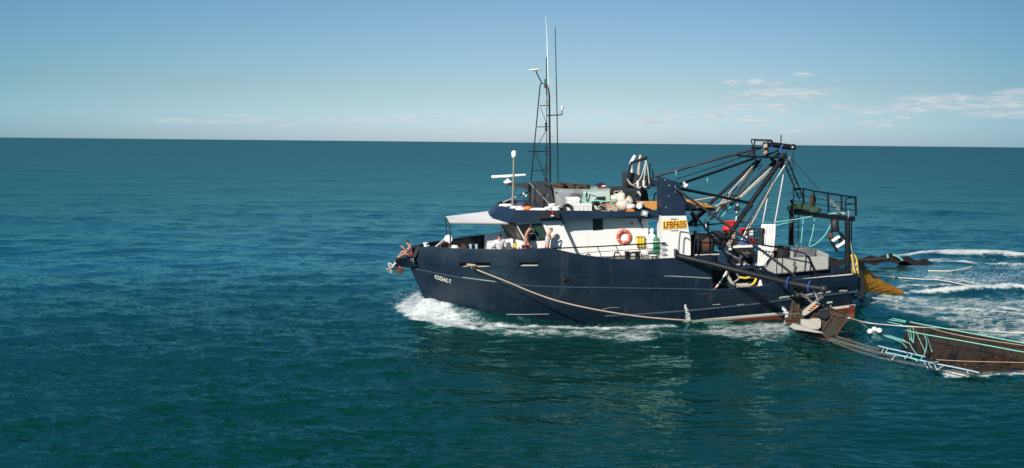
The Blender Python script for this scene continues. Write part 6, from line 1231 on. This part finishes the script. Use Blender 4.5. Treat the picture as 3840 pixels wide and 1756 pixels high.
wear(o_, J2, ['elbR', 'wristR'], [('s', 'elbR'), ('elbR', 'wristR')], 'tattoo', 'tattooed_arm', .004, {'s': ('shoR', 'elbR', .1, .06)})
# man in a white shirt, back to the camera
J = standing(1875, 940, -2.45, 0., ZD, (-.25, 1, 0), -.0); dzz = A(1875, 886, -2.45).z - J['headc'].z
for k in list(J): J[k] = J[k] + V(0, 0, dzz) * (1 if k[:4] not in ('knee', 'ankl', 'toeL', 'toeR') else 0)
J['elbL'] = J['shoL'] + V(-.12, .10, -.25); J['wristL'] = J['elbL'] + V(-.16, .14, -.06); J['elbR'] = J['shoR'] + V(.10, -.02, -.27); J['wristR'] = A(1901, 930, -2.4)
if J['shoL'].x > J['shoR'].x: J['shoL'], J['shoR'] = J['shoR'], J['shoL']; J['elbL'] = J['shoL'] + V(-.12, .10, -.25); J['wristL'] = J['elbL'] + V(-.16, .14, -.06); J['elbR'] = J['shoR'] + V(.10, -.02, -.27)
o_, J2 = person('dark haired person in a loose white shirt seen from behind at the white lockers', J, (-.25, 1, 0), 'hair_d')
wear(o_, J2, ['chest', 'waist', 'pelvis', 'shoL', 'shoR', 'elbL', 'elbR'], [('chest', 'waist'), ('waist', 'pelvis'), ('chest', 'shoL'), ('chest', 'shoR'), ('shoL', 'elbL'), ('shoR', 'elbR'), ('elbR', 'cuR'), ('elbL', 'cuL')], 'shirt', 'shirt', .042, {'cuL': ('elbL', 'wristL', .8, .05), 'cuR': ('elbR', 'wristR', .8, .05)})
wear(o_, J2, ['hipL', 'hipR', 'kneeL', 'kneeR'], [('hipL', 'kneeL'), ('hipR', 'kneeR'), ('hipL', 'hipR')], 'bshort', 'shorts', .02)
# shirtless man in plum shorts, head bowed
def setk(J, d): J.update(d); return J
J = standing(1972, 926, -2.92, -.02, ZD, (1, -.15, 0), .13)
setk(J, dict(chest=A(1974, 884, -2.92), waist=A(1970, 902, -2.92), pelvis=A(1971, 920, -2.92), neck=A(1979, 868, -2.92), headc=A(1988, 857, -2.92), shoR=A(1974, 877, -3.10), shoL=A(1979, 878, -2.74), elbR=A(1975, 900, -3.14), elbL=A(1984, 900, -2.72), wristR=A(1986, 917, -3.08), wristL=A(1989, 920, -2.75), hipR=A(1970, 926, -3.02), hipL=A(1973, 926, -2.82)))
o_, J2 = person('shirtless man in plum shorts with bowed head beside the wheelhouse side window', J, (1, -.1, -.35), 'hair_d'); wear(o_, J2, ['pelvis', 'hipL', 'hipR'], [('pelvis', 'hipL'), ('pelvis', 'hipR'), ('hipL', 'mL'), ('hipR', 'mR')], 'plum', 'shorts', .024, {'mL': ('hipL', 'kneeL', .7, .095), 'mR': ('hipR', 'kneeR', .7, .095)})
wear(o_, J2, ['elbR', 'wristR'], [('s', 'elbR'), ('elbR', 'wristR')], 'tattoo', 'tattooed_arm', .004, {'s': ('shoR', 'elbR', .1, .062)})
# person in a grey singlet lifting hands to the face
J = standing(2051, 918, -2.95, 0, ZD, (1, .1, 0), .1)
setk(J, dict(chest=A(2055, 889, -2.95), waist=A(2053, 904, -2.95), pelvis=A(2051, 918, -2.95), neck=A(2059, 874, -2.95), headc=A(2066, 864, -2.95), shoR=A(2054, 881, -3.12), shoL=A(2060, 882, -2.80), elbR=A(2064, 900, -3.16), elbL=A(2068, 899, -2.78), wristR=A(2075, 888, -3.04), wristL=A(2078, 887, -2.86), hipR=A(2050, 925, -3.04), hipL=A(2053, 925, -2.86)))
o_, J2 = person('fair haired person in pale grey singlet raising hands to the face by the deckhouse', J, (1, .05, -.3), 'hair_b', 'skin_p')
wear(o_, J2, ['chest', 'waist', 'pelvis', 'shoL', 'shoR'], [('chest', 'waist'), ('waist', 'pelvis'), ('chest', 'shoL'), ('chest', 'shoR'), ('chest', 'col'), ('shoL', 'sL'), ('shoR', 'sR')], 'singlet', 'singlet', .028, {'sL': ('shoL', 'elbL', .16, .07), 'sR': ('shoR', 'elbR', .16, .07), 'col': ('chest', 'neck', .55, .075)})
wear(o_, J2, ['hipL', 'hipR', 'kneeL', 'kneeR'], [('hipL', 'kneeL'), ('hipR', 'kneeR'), ('hipL', 'hipR')], 'bshort', 'shorts', .022)
# crew member bending over the sorting tub
yy = -2.25
J = dict(pelvis=A(2796, 950, yy), waist=A(2814, 950, yy), chest=A(2838, 952, yy + .05), neck=A(2852, 953, yy + .1), headc=A(2864, 955, yy + .2), shoR=A(2842, 956, yy - .14), shoL=A(2842, 952, yy + .24), elbR=A(2872, 957, yy - .2), elbL=A(2868, 968, yy + .25), wristR=A(2905, 938, yy - .2), wristL=A(2880, 985, yy + .2),
         hipR=A(2791, 955, yy - .1), hipL=A(2795, 955, yy + .1), kneeR=A(2774, 968, yy - .12), kneeL=A(2790, 972, yy + .12), anklR=A(2772, 990, yy - .12), anklL=A(2794, 989, yy + .12), toeR=A(2762, 994, yy - .12), toeL=A(2784, 992, yy + .12))
o_, J2 = person('person in dark clothes and grey trousers bending over beside the black sorting tub', J, (.6, 0, -1), 'hair_d')
wear(o_, J2, ['pelvis', 'waist', 'chest', 'shoL', 'shoR', 'elbL', 'elbR'], [('pelvis', 'waist'), ('waist', 'chest'), ('chest', 'shoL'), ('chest', 'shoR'), ('shoL', 'elbL'), ('shoR', 'elbR'), ('elbR', 'cR'), ('elbL', 'cL')], 'bshort', 'jumper', .04, {'cL': ('elbL', 'wristL', .8, .05), 'cR': ('elbR', 'wristR', .8, .05)})
wear(o_, J2, ['pelvis', 'hipR', 'kneeR', 'anklR', 'hipL', 'kneeL', 'anklL'], [('pelvis', 'hipR'), ('pelvis', 'hipL'), ('hipR', 'kneeR'), ('kneeR', 'anklR'), ('hipL', 'kneeL'), ('kneeL', 'anklL')], 'gtrouser', 'trousers', .045)
wear(o_, J2, ['neck', 'skull', 'headc', 'crown'], [('neck', 'skull'), ('skull', 'headc'), ('headc', 'crown')], 'bshort', 'hood', .022)
for s in 'LR': MB().tube([J2['ankl' + s][0] + V(.04, 0, -.02), J2['toe' + s][0]], [.055, .045], 8).build('shoe', 'whitep', o_, smooth='all')
